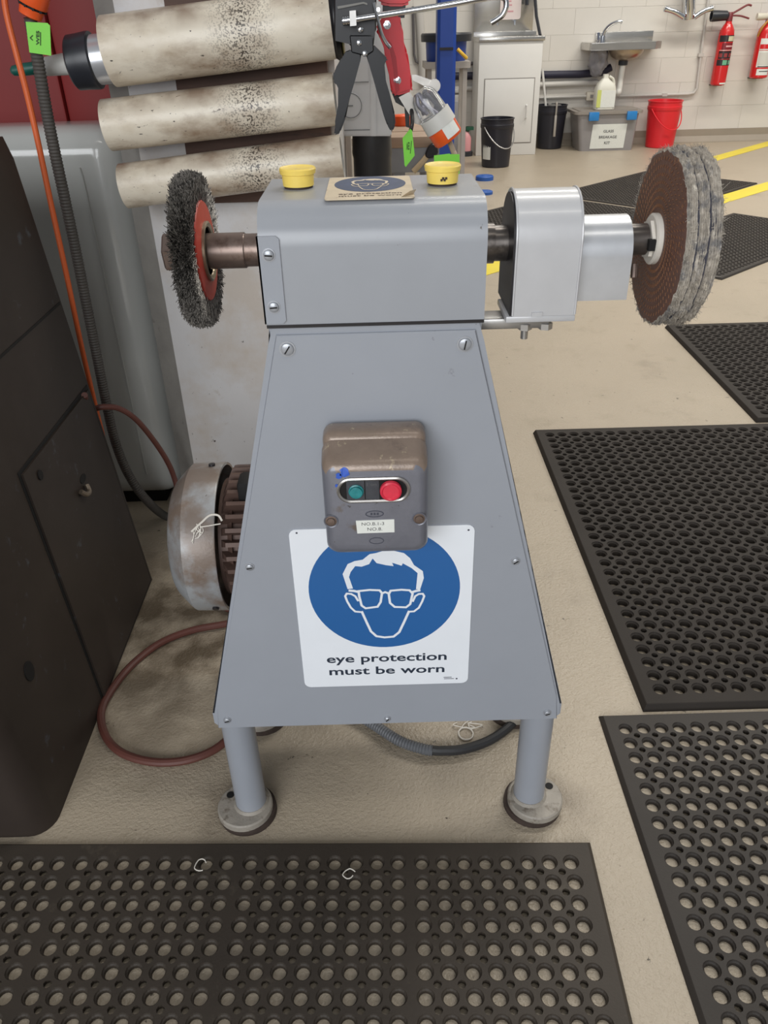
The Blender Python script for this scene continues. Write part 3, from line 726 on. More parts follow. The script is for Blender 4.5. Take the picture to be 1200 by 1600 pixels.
s = MB(); s.box((bcx - .0255, YF - .0009, wzc - .0105), (bcx - .0085, YF - .0004, wzc + .0105)); s.box((bcx - .0075, YF - .0009, wzc - .0105), (bcx + .0055, YF - .0004, wzc + .0105)); part('button_plate', s, M('button_plate', (62, 64, 70), .4, var=.15, vscale=90), sb)
s = MB(); s.lathe((bcx - .0165, YF - .0006, wzc - .001), (0, -1, 0), [(0, .0072), (.0015, .0072), (.002, .0062), (.0045, .006), (.0048, .005), (.004, 0)], 28, caps=False); part('start_button', s, m_green, sb, 'green start button')
s = MB(); s.lathe((bcx + .0165, YF - .0006, wzc + .0005), (0, -1, 0), [(0, .0085), (.002, .009), (.0025, .0104), (.006, .0102), (.0072, .0085), (.006, .0075), (.006, 0)], 32, caps=False); part('stop_button', s, m_red, sb, 'red stop button')
s = MB(); s.text('1 on', lambda u, v: Vector((u, YF - .0011, v)), bcx - .006, bcx + .003, wzc + .0045, wzc + .0078); part('button_lettering', s, m_labelink, sb, smooth=0)
for sx in (-1, 1):
    s = MB(); x = (PY(517, 810, YF).x, PY(655, 806, YF).x)[(sx + 1) // 2]; z = .5885
    s.lathe((x, YF - .0003, z), (0, -1, 0), [(0, .0072), (.0009, .0068), (.0004, .0058), (.0001, .0056)], 28, caps=False); s.lathe((x, YF - .0002, z), (0, -1, 0), [(0, .0058), (.0002, .0042), (.0016, .0036), (.0018, 0)], 20, mi=1, caps=False); part('cover_screw', s, [m_box, m_oilsteel], sb)
s = MB(); _a, _b = PY(557, 833, YF), PY(616, 811, YF); lx0, lx1, lz0, lz1 = _a.x, _b.x, _a.z, _b.z
s.prism(XZ([(lx0, lz1 - .0004), (lx1, lz1), (lx1, lz0 + .0003), (lx0 + .0008, lz0)], YF - .0008), (0, .0008, 0)); part('label', s, m_label, sb, 'white stick-on label')
s = MB(); ff = lambda u, v: Vector((u, YF - .0010, v)); s.text('NO.B.1-3', ff, lx0 + .0055, lx1 - .010, lz0 + .0092, lz0 + .0128); s.text('NO.8.', ff, lx0 + .011, lx1 - .012, lz0 + .0030, lz0 + .0066); part('label_lettering', s, m_labelink, sb, smooth=0)
bcx = PY(586, 800, YF).x
s = MB(); e = [(bcx - .0005 + .0085 * math.cos(k * .2618), .5955 + .0034 * math.sin(k * .2618)) for k in range(24)]; s.ribbon(e, .0009, lambda u, v: Vector((u, YF - .0004, v)), True)
part('oval_emblem', s, m_emboss, sb, 'embossed oval emblem', smooth=0); s = MB()
for k in range(3): s.face([(bcx - .0045 + k * .003, YF - .0004, .5942), (bcx - .0025 + k * .003, YF - .0004, .5942), (bcx - .0025 + k * .003, YF - .0004, .5968), (bcx - .0045 + k * .003, YF - .0004, .5968)])
part('emblem_lettering', s, m_emboss, sb, kind='stuff', smooth=0); s = MB()
e = [(bcx + .0005 + .007 * math.cos(k * .2618), .5640 + .0036 * math.sin(k * .2618)) for k in range(24)]; s.ribbon(e, .0007, lambda u, v: Vector((u, YF - .0004, v)), True)
part('oval_emblem', s, m_emboss, sb, 'embossed oval emblem', smooth=0)
s = MB()
for (u, v, r_) in ((-.0275, .6425, .0052), (-.033, .639, .0034), (-.0355, .6285, .0018)):
    s.face([(bcx + u + r_ * (.8 + .3 * math.sin(3 * k)) * math.cos(k * .5236), YF - .0007 + max(0, v + r_ * math.sin(k * .5236) - .643) * .33, v + r_ * math.sin(k * .5236)) for k in range(12)])
bcx = _c0
part('paint_smear', s, m_bluepaint, sb, 'blue paint smear', smooth=0)

# loose threads caught on the machine
def threads(name, label, c, n, spread, seed, mat, flat=True):
    rn = random.Random(seed); s = MB()
    for k in range(n):
        p = Vector(c); pts = [p.copy()]; d = Vector((rn.gauss(0, 1), rn.gauss(0, 1), 0 if flat else rn.gauss(0, .5))).normalized()
        for q in range(5):
            d = (d + Vector((rn.gauss(0, .5), rn.gauss(0, .5), 0))).normalized(); p = p + d * spread / 5; p.z = c[2] + rn.uniform(0, .003); pts.append(p.copy())
        s.tube(pts, .0006, 5, 4)
    return s
m_thread = M('thread_white', (222, 216, 206), .8)
s = MB(); rn = random.Random(5)
def on_cover(x, a): return Vector((x, MC.y - (MR + .0022) * math.sin(R(a)), MC.z + (MR + .0022) * math.cos(R(a))))
s.tube([on_cover(-.234, 46), on_cover(-.240, 42), on_cover(-.252, 42), on_cover(-.264, 47), on_cover(-.278, 53)], .0016, 6); s.tube([on_cover(-.236, 48), on_cover(-.25, 49), on_cover(-.266, 50)], .0009, 5)
for k in range(9):
    x = -.262 - rn.uniform(0, .014); a = 48 + rn.uniform(-1, 4); s.tube([on_cover(x, a), on_cover(x - rn.uniform(-.004, .006), a + rn.uniform(2, 5)), on_cover(x - rn.uniform(-.006, .01), a + rn.uniform(4, 11))], .0007, 5)
solo('thread_tuft', s, m_thread, 'frayed white thread tuft on top of the motor fan cover', 'thread')

# ------------------------------------------------------------------ left: cabinets, pillar, pipes
m_darkcab = M('dark_cabinet_paint', (54, 46, 41), .5, var=.14, vscale=5, stains=[((44, 35, 30), 3.5, .5, .2), ((80, 84, 90), 26, .63, .12), ((150, 148, 144), 150, .74, .015)], spec=.3)
m_greycab = M('grey_cabinet_paint', (192, 193, 189), .16, var=.03, vscale=6, stains=[((214, 214, 210), 130, .79, .015)], coat=.4)
m_redcab = M('red_cabinet_paint', (122, 22, 20), .6, var=.06, vscale=3, stains=[((196, 120, 110), 120, .8, .02)])
m_pillar = M('pillar_paint', (208, 206, 206), .5, var=.04, vscale=6, bump=.25, bscale=60, stains=[((196, 186, 176), 5, .46, .2), ((170, 152, 134), 8, .62, .12), ((92, 84, 80), 42, .68, .03), ((66, 62, 60), 110, .7, .02)])
overlay(m_pillar, (150, 128, 106), -.135, .035, .005, 40, .40, .6, .8)
m_pillaredge = M('pillar_edge', (150, 146, 140), .6, var=.1, vscale=20, stains=[((96, 92, 86), 22, .62, .1)], bump=.4, bscale=90)
m_board = M('timber_board', (84, 62, 52), .7, var=.2, vscale=10, stretch=(1, 1, 6), stains=[((54, 44, 40), 8, .58, .1)])
m_pvc = M('pvc_dirty', (222, 212, 194), .38, var=.05, vscale=10, stretch=(.5, 1, 1), stains=[((190, 172, 146), 9, .46, .25), ((150, 128, 106), 12, .52, .22), ((92, 78, 66), 70, .67, .05), ((62, 54, 48), 170, .66, .03)])
overlay(m_pvc, (132, 110, 92), 'up', .25, .85, 16, .34, .62, .9)
overlay(m_pvc, (56, 48, 43), -.20, .06, .0, 330, .52, .56, .95)
m_pvcend = M('pvc_end', (212, 210, 204), .4)
m_blackpl = M('black_plastic', (42, 44, 50), .35, var=.08, vscale=40)
m_blackpt = M('black_powdercoat', (24, 24, 27), .38, metal=.2, var=.1, vscale=60)
m_alu = M('aluminium_tube', (206, 208, 212), .25, metal=.6)
m_nozzle = M('nozzle_plastic', (206, 204, 200), .4, var=.05, vscale=40)
m_teal = M('nozzle_cap_teal', (22, 84, 74), .4)
m_chrome = M('chrome', (212, 214, 218), .12, metal=1.0)
m_redpl = M('red_plastic', (214, 32, 44), .38, var=.05, vscale=40)
m_orangepl = M('orange_plastic', (236, 92, 38), .35)
m_clear = M('clear_plug_shell', (225, 226, 228), .08, trans=.85, spec=.6)
m_tag = M('tag_green', (126, 214, 66), .5)
m_tagink = M('tag_ink', (30, 52, 24), .6)
m_orangecord = M('orange_cord', (212, 98, 48), .5)
m_hose = M('hose_corrugated', (78, 74, 70), .6, var=.1, vscale=30)
m_redcord = M('red_brown_cord', (94, 54, 46), .5, var=.1, vscale=20)
m_conduit = M('conduit_grey', (96, 98, 102), .55)
m_blackcord = M('black_cord', (40, 40, 42), .5)

# dark steel cabinet at the left edge (side leans back as it rises)
dc = thing('steel_pedestal_cabinet', 'dark brown steel pedestal cabinet filling the left edge, with an access panel', 'cabinet', (-.8, 1.03, 0))
prof = [(-.5, 0), (-.5465, .582), (-.5665, .83), (-.575, .862)]
ys0, ys1 = .722, 1.343
s = MB()
rg = []
for (x, z) in prof:
    r = .035
    rg.append([s.bm.verts.new((px, py, z)) for px, py in [(x - r + r * math.sin(R(a)), ys0 + r - r * math.cos(R(a))) for a in range(0, 91, 15)] + [(x, ys1), (-1.15, ys1), (-1.15, ys0)]])
n = len(rg[0])
for A, B in zip(rg, rg[1:]):
    for i in range(n): s.bm.faces.new((A[i], A[(i + 1) % n], B[(i + 1) % n], B[i]))
s.bm.faces.new(rg[0][::-1]); s.bm.faces.new(rg[-1])
cab_body = part('body', s, m_darkcab, dc)
def side(y, z, lift=0.0):
    for (x0, z0), (x1, z1) in zip(prof, prof[1:]):
        if z <= z1: break
    t = (z - z0) / (z1 - z0); return Vector((x0 + (x1 - x0) * t + lift, y, z))
s = MB(); a = [side(.99, .012), side(1.325, .012), side(1.325, .445), side(1.012, .445)]
s.prism([p + Vector((-.002, 0, 0)) for p in a], (.0065, 0, 0)); pnl = part('access_panel', s, m_darkcab, dc)
s = MB(); o = [side(.984, .004), side(1.335, .004), side(1.335, .451), side(1.006, .451)]
s.prism([p + Vector((-.002, 0, 0)) for p in o], (.003, 0, 0)); part('panel_gap', s, m_dark, dc)
s = MB(); s.prism([side(.68 + .06, .600), side(1.335, .600), side(1.335, .604), side(.68 + .06, .604)], (.0012, 0, 0)); part('seam', s, m_dark, dc)
def ell(cy, cz, ry, rz, l): return [side(cy + ry * math.cos(k * .3927), cz + rz * math.sin(k * .3927), l) for k in range(16)]
for (cy, cz, ry, rz, l) in ((.836, .22, .0125, .0155, .0012), (1.056, .42, .0075, .008, .0062)):
    s = MB(); s.prism(ell(cy, cz, ry, rz, l - .001), (.0014, 0, 0)); part('round_hole', s, m_dark, dc)
s = MB(); s.prism(ell(1.188, .338, .013, .007, .004), (.0016, 0, 0)); part('latch_slot', s, m_dark, dc)
s = MB(); c = side(1.172, .324, .008); s.tube([c + Vector((0, -.016, .006)), c + Vector((.005, -.008, -.004)), c + Vector((.005, .006, -.006)), c + Vector((0, .014, .002))], .0045, 8); part('latch_finger', s, M('latch_metal', (128, 116, 102), .4, metal=.6), dc)

# grey glossy cabinet behind
gc = thing('grey_machine_cabinet', 'glossy grey cabinet with rounded edges behind the dark cabinet', 'cabinet', (-.85, 1.72, 0))
s = MB(); s.box((-1.3, 1.63, .03), (-.485, 1.80, .845), bev=.055, seg=6); part('body', s, m_greycab, gc, smooth=50)
s = MB(); s.box((-1.25, 1.67, 0), (-.54, 1.78, .06)); part('plinth', s, m_dark, gc)
s = MB(); s.tube([(-.566, 1.6285, .775), (-.563, 1.6285, .7), (-.562, 1.6285, .3), (-.562, 1.6285, .10)], .0022, 6); part('edge_crease', s, m_greycab, gc)
# red cabinet behind that
rc = thing('red_cabinet', 'tall red painted steel cabinet at the top left behind the hanging hoses', 'cabinet', (-1.1, 2.0, 0))
s = MB(); s.box((-1.6, 1.83, 0), (-.64, 2.4, 1.9), bev=.006); part('body', s, m_redcab, rc)
s = MB(); s.box((-.64, 1.84, 0), (-.50, 2.4, 1.9), bev=.006); part('door', s, m_redcab, rc)

# pillar with timber board
s = MB(); PXL, PXR, PYF = -.455, -.064, 1.55
s.box((PXL + .03, PYF, 0), (PXR, PYF + .45, 2.5), mi=0)
s.prism([(PXL + .03, PYF, 0), (PXL + .03, PYF + .45, 0), (PXL - .012, PYF + .45, 0), (PXL - .012, PYF + .03, 0)], (0, 0, 2.5), 1)
pil = struct('trim_1', s, [m_pillar, m_pillaredge]); pil['label'] = 'white painted concrete pillar carrying the storage pipes'; pil['category'] = 'pillar'
s = MB(); s.box((-.336, PYF - .024, .722), (-.075, PYF, 1.12), bev=.002); solo('backing_board', s, m_board, 'dark timber board fixed to the pillar behind the white pipes', 'board')

# storage pipes and what is kept in them
def pipe(label, l, r_, rad, Y, tilt=0):
    a = PY(*l, Y); c = PY(*r_, Y); ax = (c - a).normalized(); L = (c - a).length
    t = thing('storage_pipe', label, 'pipe', a, 'white plastic storage pipes on the pillar')
    s = MB(); s.lathe(a, ax, [(.0, rad - .004), (0, rad), (L - .012, rad), (L, rad - .0005), (L, rad - .004), (.02, rad - .004)], 56, mi=[1, 0, 0, 1, 1], caps=False)
    part('tube', s, [m_pvc, m_pvcend], t)
    for k in (.35, .8):
        s = MB(); p = a + ax * L * k; s.box((p.x - .012, p.y + rad - .004, p.z - .018), (p.x + .012, PYF - .023, p.z + .018)); part('mounting_block', s, m_board, t)
    return a, ax, L
YPI = 1.465
pa, pax, pL = pipe('thickest grimy white storage pipe, topmost of three, holding the sealant gun', (171, 81), (519, 36), .0505, YPI)
pipe('grimy white storage pipe in the middle of the three', (168, 196), (524, 155), .0395, YPI)
pipe('grimy white storage pipe, lowest of the three behind the wire wheel', (194, 291), (535, 246), .0365, YPI)

def PYs(pts, Y): return [PY(x, y, Y) for x, y in pts]
def plate(mb, pts, Y, d, mi=0): mb.prism(PYs(pts, Y), (0, d, 0), mi); return mb
# sealant gun lying through the top pipe
sgun = thing('sealant_gun', 'sealant gun with black trigger handle and teal tipped nozzle, pushed through the top pipe', 'sealant gun', pa)
al = lambda t, off=(0, 0, 0): pa + pax * t + Vector(off)
ax = pax
o0 = pa - pax * .043 + Vector((0, -.001, -.009))
s = MB(); s.cyl(o0 + ax * .01, o0 + ax * (pL + .041), .036, n=40); part('barrel', s, m_alu, sgun)
s = MB(); s.lathe(o0 - ax * .020, ax, [(0, .018), (0, .036), (.003, .0395), (.016, .040), (.033, .0415), (.038, .041), (.040, .037)], 40); part('ring_cap', s, m_blackpl, sgun, 'black ring cap')
s = MB(); nz = o0 - ax * .020; s.lathe(nz, -ax, [(0, .022), (.004, .022), (.008, .016), (.045, .0135), (.062, .0085)], 24); part('nozzle', s, m_nozzle, sgun)
s = MB(); s.lathe(nz - ax * .058, -ax, [(0, .0095), (.02, .0095), (.040, .0075), (.044, .004)], 20); part('nozzle_tip', s, m_teal, sgun, 'teal nozzle cap')
oe = pa + pax * (pL + .0045); s = MB(); s.lathe(oe, ax, [(-.004, .0495), (0, .0525), (.006, .0525), (.008, .048), (.010, .03)], 44); part('end_flange', s, m_blackpt, sgun)
s = MB(); s.lathe(oe, ax, [(.0085, .0492), (.0095, .0500), (.0105, .0492)], 44); part('brass_ring', s, M('ring_olive', (140, 134, 84), .4, metal=.6), sgun)
YG = 1.398
s = MB(); plate(s, [(522, -40), (522, 66), (545, 66), (546, 72), (584, 72), (584, 52), (588, 48), (588, -40)], YG, .085); bmesh.ops.bevel(s.bm, geom=list(s.bm.edges), offset=.002, segments=1, affect='EDGES'); part('frame', s, m_blackpt, sgun)
s = MB(); plate(s, [(527, 10), (568, 3), (574, 5), (574, 8), (568, 6), (528, 14)], YG - .003, .004); part('frame_rib', s, M('frame_edge', (96, 94, 90), .4, metal=.5), sgun)
s = MB(); plate(s, [(546, 55), (583, 55), (584, 80), (572, 88), (549, 82)], YG - .004, .030); bmesh.ops.bevel(s.bm, geom=list(s.bm.edges), offset=.0015, segments=1, affect='EDGES'); part('pivot_bracket', s, m_blackpt, sgun)
for px, py in ((563, 46), (561, 67), (570, 84)):
    c = PY(px, py, YG - .004); s = MB(); s.lathe(c, (0, -1, 0), [(-.002, .0042), (.0018, .0042), (.0028, .002)], 14); part('rivet', s, m_chrome, sgun)
s = MB(); plate(s, [(548, 76), (565, 82), (563, 95), (555, 125), (546, 155), (540, 185), (532, 206), (527, 212), (522, 211), (522, 205), (526, 190), (528, 165), (531, 136), (524, 133), (520, 126), (521, 112), (528, 106), (533, 90), (541, 84)], YG - .001, .022); bmesh.ops.bevel(s.bm, geom=list(s.bm.edges), offset=.0025, segments=2, affect='EDGES'); part('fixed_grip', s, m_blackpt, sgun)
s = MB(); plate(s, [(569, 77), (583, 69), (606, 92), (605, 96), (598, 100), (603, 126), (610, 150), (617, 178), (618, 195), (614, 205), (611, 206), (605, 196), (600, 182), (592, 155), (584, 126), (577, 102)], YG - .001, .022); bmesh.ops.bevel(s.bm, geom=list(s.bm.edges), offset=.0025, segments=2, affect='EDGES'); part('trigger', s, m_blackpt, sgun)
s = MB(); r0 = PY(535, 33, YG - .016); r1 = PY(700, 7.5, YG - .016)
hk = [PY(x, y, YG - .016) for x, y in ((535, 33), (620, 20), (700, 7.5), (760, -3), (786, -4), (791, 8), (786, 22), (777, 30), (767, 36))]
s.tube(hk, .0042, 14, 8); part('pusher_rod', s, m_chrome, sgun, 'long chrome rod ending in a hook')
for k in range(4):
    c = PY(537 + k * 3.6, 32.5 - k * .5, YG - .016); s = MB(); s.lathe(c, ax, [(-.0012, .0062), (.0012, .0062)], 16); part('spring_coil', s, m_chrome, sgun)
s = MB(); plate(s, [(546, 17), (556, 16), (557, 40), (547, 41)], YG - .026, .020); part('catch_plate', s, m_weld, sgun)
s = MB(); s.tube([PY(x, y, YG - .026) for x, y in ((584, 4), (587, 18), (590, 30), (596, 52), (603, 66), (610, 75))], .0026, 8); c = PY(591, 15, YG - .027); s.lathe(c, (0, -1, 0), [(-.006, .0028), (.002, .0028)], 12); part('release_lever', s, m_chrome, sgun)

# red handled tool on a steel bracket, with its clear and orange plug
YR = 1.50
rt = thing('red_handled_tool', 'red pistol grip tool with a bare steel frame beside the sealant gun', 'tool', PY(625, 150, YR))
s = MB(); plate(s, [(594, 30), (600, 24), (626, 22), (626, 50), (631, 66), (637, 82), (641, 110), (645, 138), (644, 143), (620, 150), (615, 149), (611, 144), (608, 118), (606, 94), (600, 75), (593, 58), (586, 46)], YR, .03)
bmesh.ops.bevel(s.bm, geom=list(s.bm.edges), offset=.004, segments=2, affect='EDGES'); part('grip', s, m_redpl, rt)
s = MB(); plate(s, [(606, 62), (612, 68), (619, 90), (624, 140), (618, 146), (615, 110), (611, 86)], YR - .002, .004); part('grip_insert', s, M('red_plastic_dark', (176, 24, 36), .45), rt)
for px, py in ((605, 39), (621, 126)):
    c = PY(px, py, YR - .0003); s = MB(); s.lathe(c, (0, -1, 0), [(-.003, .0062), (.0006, .0062), (.0007, .005)], 18, mi=[0, 1]); s.lathe(c, (0, -1, 0), [(0, .0044), (.002, .004), (.0022, .0015)], 14, mi=1); part('grip_screw', s, [m_dark, m_chrome], rt)
s = MB(); plate(s, [(588, -45), (640, -45), (642, 5), (632, 10), (606, 10), (592, 6)], YR - .004, .034); bmesh.ops.bevel(s.bm, geom=list(s.bm.edges), offset=.004, segments=2, affect='EDGES'); part('tool_body', s, m_redpl, rt)
s = MB(); plate(s, [(598, 8), (634, 8), (632, 28), (598, 30)], YR + .004, .022); part('neck', s, m_blackpt, rt)
m_rawsteel = M('raw_steel', (190, 186, 180), .25, metal=.75, var=.1, vscale=40)
s = MB(); plate(s, [(643, 117), (650, 117), (684, 129), (684, 139), (680, 143), (644, 125)], YR + .006, .018); c = PY(679, 134, YR + .005); s.lathe(c, (0, -1, 0), [(-.02, .010), (.002, .010), (.002, .006)], 20); part('frame_arm', s, m_rawsteel, rt)
s = MB(); plate(s, [(623, 152), (640, 143), (650, 160), (664, 186), (668, 194), (658, 196), (648, 193)], YR + .008, .012); part('frame_foot', s, m_rawsteel, rt)
s = MB(); plate(s, [(610, 140), (634, 146), (640, 160), (640, 200), (634, 198), (632, 168), (618, 160)], YR + .022, .006); part('black_strap', s, m_blackcord, rt)
# tool hangs from the board by a steel bar above the frame
s = MB(); s.box((PY(590, -40, YR).x - .08, YR + .024, PY(600, -40, YR).z - .01), (PY(640, -40, YR).x, YR + .030, PY(600, -40, YR).z + .02)); part('hanger_bar', s, m_weld, rt)

pg = thing('power_plug', 'clear and orange power plug with white label hanging below the red grip', 'plug', PY(680, 180, YR - .02))
YQ = YR - .0195
A = PY(652, 138, YQ); B = PY(672, 172, YQ); C3 = PY(706, 226, YQ); axq = (PY(700, 216, YQ) - PY(660, 150, YQ)).normalized()
P0 = PY(662, 152, YQ)
def along(px, py): return (PY(px, py, YQ) - P0).dot(axq)
t1, t2, t3 = along(678, 178), along(689, 198), along(701, 219)
s = MB(); s.lathe(P0, axq, [(-.012, .012), (-.004, .020), (.004, .0225), (t1, .0245)], 32); part('clear_shell', s, m_clear, pg, 'clear plastic back shell')
s = MB()
for k in range(5):
    a = k * 1.257; s.tube([P0 + axq * .0 + Vector((.008 * math.cos(a), .006 * math.sin(a), .004)), P0 + axq * .014 + Vector((.012 * math.cos(a + .7), .01 * math.sin(a + .7), 0)), P0 + axq * (t1 - .002) + Vector((.011 * math.cos(a + 1.4), .01 * math.sin(a + 1.4), 0))], .0028, 6)
part('inner_wires', s, M('plug_metal', (132, 128, 140), .35, metal=.7, var=.3, vscale=120), pg)
s = MB(); s.lathe(P0, axq, [(t1, .0245), (t1 + .0005, .0275), (t2, .0280), (t2, .025)], 36); part('screw_ring', s, M('ring_white', (206, 204, 198), .4), pg)
s = MB(); s.lathe(P0, axq, [(t2, .0265), (t3 - .004, .0262), (t3, .0235), (t3 + .0005, 0)], 36, caps=False); part('orange_cap', s, m_orangepl, pg)
s = MB(); e1 = Vector((0, -1, 0)); e1 = (e1 - axq * e1.dot(axq)).normalized(); e2 = axq.cross(e1)
rows = [[P0 + axq * t + (e1 * math.cos(R(a)) + e2 * math.sin(R(a))) * .0272 for a in range(-52, 9, 10)] for t in (t2 + .001, t3 - .006)]
sgn_ = 1 if e2.x > 0 else -1
rows = [[P0 + axq * t + (e1 * math.cos(R(a)) + e2 * sgn_ * math.sin(R(a))) * .0272 for a in range(-4, 57, 10)] for t in (t2 - .002, t3 - .005)]
for i in range(6): s.face([rows[0][i], rows[0][i + 1], rows[1][i + 1], rows[1][i]])
part('paper_label', s, m_label, pg, smooth=60)
s = MB(); s.tube([P0 + axq * (t3 - .004), PY(708, 236, YQ), PY(712, 250, YQ), PY(713, 300, YQ + .05)], .0046, 8); part('tan_cable', s, M('tan_cable', (168, 150, 132), .5), pg)

def test_tag(name, label, pts, Y, dy, text_box=None, rot=None):
    t = thing(name, label, 'tag', PY(*pts[0], Y), 'green test tags')
    s = MB(); s.prism([PY(x, y, Y + dy * k) for k, (x, y) in enumerate(pts)], (0, .0008, 0)); part('paper', s, m_tag, t, smooth=0)
    if text_box:
        s = MB(); (x0, y0, x1, y1) = text_box
        f = lambda u, v: PY(u, v, Y - .0012)
        # lettering runs up the tag, as in the photograph
        s.text('WES', lambda u, v: f(x0 + v * (x1 - x0) * .55 + (x1 - x0) * .25, y1 - u * (y1 - y0)), 0, 1, 1, 0, bold=.02)
        s.ribbon([(x1, y0 + 2), (x1, y1 + 1)], 1.1, f); s.ribbon([(x0 - 3, (y0 + y1) / 2 + 4), (x0 - 7, (y0 + y1) / 2), (x0 - 3, (y0 + y1) / 2 - 4)], 1.3, f)
        part('lettering', s, m_tagink, t, smooth=0)
    return t
test_tag('test_tag', 'green test tag under the orange plug at the top left', [(40, 34), (74, 36), (78, 40), (80, 87), (46, 82)], 1.40, 0, (54, 48, 63, 70))
tg = test_tag('test_tag', 'narrow green test tag hanging on the black strap by the sealant gun trigger', [(641, 201), (644, 204), (648, 243), (634, 261), (632, 258), (629, 216)], 1.46, 0)
s = MB(); s.text('WES', lambda u, v: PY(u + (v - 222) * .0, v, 1.4588), 635, 640, 222, 234, bold=.01); s.ribbon([(643, 220), (641, 240)], .8, lambda u, v: PY(u, v, 1.4588)); part('lettering', s, m_tagink, tg, smooth=0)
s = MB(); s.tube([PY(642, 203, 1.461), PY(644, 190, 1.48), PY(642, 165, 1.52), PY(636, 150, 1.525)], .0035, 8); part('strap', s, m_blackcord, tg)
tg = test_tag('test_tag', 'green test tag behind the right yellow cap', [(678, 243), (703, 240), (703, 241), (718, 241), (718, 300), (680, 300)], 1.44, 0)
s = MB(); s.text('WES', lambda u, v: PY(u, v, 1.4388), 690, 703, 258, 252, bold=.01); part('lettering', s, m_tagink, tg, smooth=0)

# orange plug and corrugated hose, orange cord, red-brown cord
op = thing('orange_plug_hose', 'grey corrugated hose hanging from an orange plug at the top left', 'hose', PZ(262, 806, .01))
s = MB(); q0 = PY(50, 16, 1.40); qa = (PY(66, -60, 1.40) - PY(48, 26, 1.40)).normalized()
s.lathe(PY(47, 27, 1.41), qa, [(0, .012), (.002, .0165), (.010, .0175), (.013, .0185)], 28); s.lathe(PY(47, 27, 1.41), qa, [(.0165, .0205), (.018, .0215), (.05, .0215), (.08, .022)], 28); part('orange_plug', s, m_orangepl, op)
s = MB(); s.lathe(PY(47, 27, 1.41), qa, [(.0125, .0178), (.017, .0178)], 28)
for k in range(10):
    a = k * .628; d = qa.orthogonal().normalized(); d = Quaternion(qa, a) @ d; c = PY(47, 27, 1.41) + qa * .015 + d * .0185; s.box(c - Vector((.0018, .0018, .0022)), c + Vector((.0018, .0018, .0022)))
part('plug_ring', s, m_dark, op)
s = MB(); qe = PY(47, 27, 1.41) + qa * .078; s.tube([qe, qe + qa * .06, qe + qa * .1 + Vector((.01, .02, .3)), qe + Vector((0, .03, 1.6))], .0075, 10); part('supply_lead', s, m_orangecord, op)
hp = [PY(47, 28, 1.41), PY(53, 60, 1.413), PY(60, 100, 1.415), PY(72, 170, 1.415), PY(86, 240, 1.415), PY(101, 310, 1.415), PY(118, 390, 1.42), PY(136, 480, 1.425), PY(152, 560, 1.43), PY(166, 630, 1.435), PY(180, 690, 1.44), PY(200, 740, 1.45), PY(226, 778, 1.47), PZ(258, 806, .011), PZ(292, 812, .011)]
s = MB(); s.tube(hp, lambda i, n: .0085 if i % 2 else .0098, 12, 10, step=.0026); part('corrugated_hose', s, m_hose, op)
oc = [PY(-40, -300, 1.405) + Vector((0, 0, 1.4)), PY(-30, -240, 1.405), PY(2, -40, 1.405), PY(10, 20, 1.405), PY(26, 85, 1.40), PY(43, 150, 1.40), PY(60, 225, 1.40), PY(80, 320, 1.40), PY(103, 425, 1.40), PY(127, 540, 1.405), PY(148, 630, 1.41), PY(162, 690, 1.415), PY(172, 760, 1.42), PY(180, 850, 1.43), PZ(188, 900, .006)]
s = MB(); s.tube(oc, .0048, 10, 8); solo('extension_cord', s, m_orangecord, 'thin orange extension cord hanging beside the grey corrugated hose', 'cord')
rcp = [side(1.30, .446, .006), PY(140, 639, 1.36), PY(160, 636, 1.37), PY(185, 638, 1.385), PY(212, 655, 1.40), PY(240, 688, 1.43), PY(262, 722, 1.455), PY(274, 752, 1.46), PY(286, 800, 1.44), PZ(300, 850, .009), PZ(330, 915, .008), PZ(352, 950, .007), PZ(400, 958, .007)]
s = MB(); s.tube(rcp, .0056, 10, 8); part('power_cord', s, m_redcord, dc, 'red-brown rubber cord drooping behind the motor')
lp = [PZ(x, y, .0072) for x, y in ((420, 962), (352, 975), (300, 985), (250, 1005), (205, 1040), (172, 1082), (158, 1115), (165, 1150), (190, 1176), (235, 1190), (285, 1189), (330, 1174), (365, 1148), (400, 1120), (440, 1090))]
s = MB(); s.tube(lp, .0068, 10, 8); solo('floor_cable', s, m_redcord, 'thick red-brown cable looped on the floor under the machine', 'cable')
fx = [PZ(x, y, .0095) for x, y in ((500, 1085), (545, 1108), (585, 1133), (625, 1158), (660, 1170), (678, 1173))]
s = MB(); s.tube(fx, lambda i, n: .0078 if i % 2 else .0092, 12, 10, step=.0024); fcx = part('flexible_conduit', s, m_conduit, pm, 'grey flexible conduit on the floor')
s = MB(); s.tube([PZ(674, 1172, .0095), PZ(690, 1173, .009), PZ(722, 1171, .008), PZ(760, 1159, .008), PZ(790, 1140, .008), PZ(815, 1115, .008)], .0078, 10); part('black_cable', s, m_blackcord, fcx)
s = MB(); rn = random.Random(11); cc = PZ(728, 1146, .0022)
s.tube([cc + Vector((.012 * math.cos(a * .7), .013 * math.sin(a * .7), 0)) for a in range(10)], .0013, 6)
for k in range(5):
    a = rn.uniform(.6, 3.2); p = cc + Vector((.011 * math.cos(a), .012 * math.sin(a), .001)); s.tube([p, p + Vector((rn.gauss(0, .008), rn.uniform(0, .012), .001)), p + Vector((rn.gauss(0, .012), rn.uniform(.004, .02), .0))], .0008, 5)
solo('thread_loop', s, m_thread, 'white thread loop lying on the floor under the machine', 'thread')
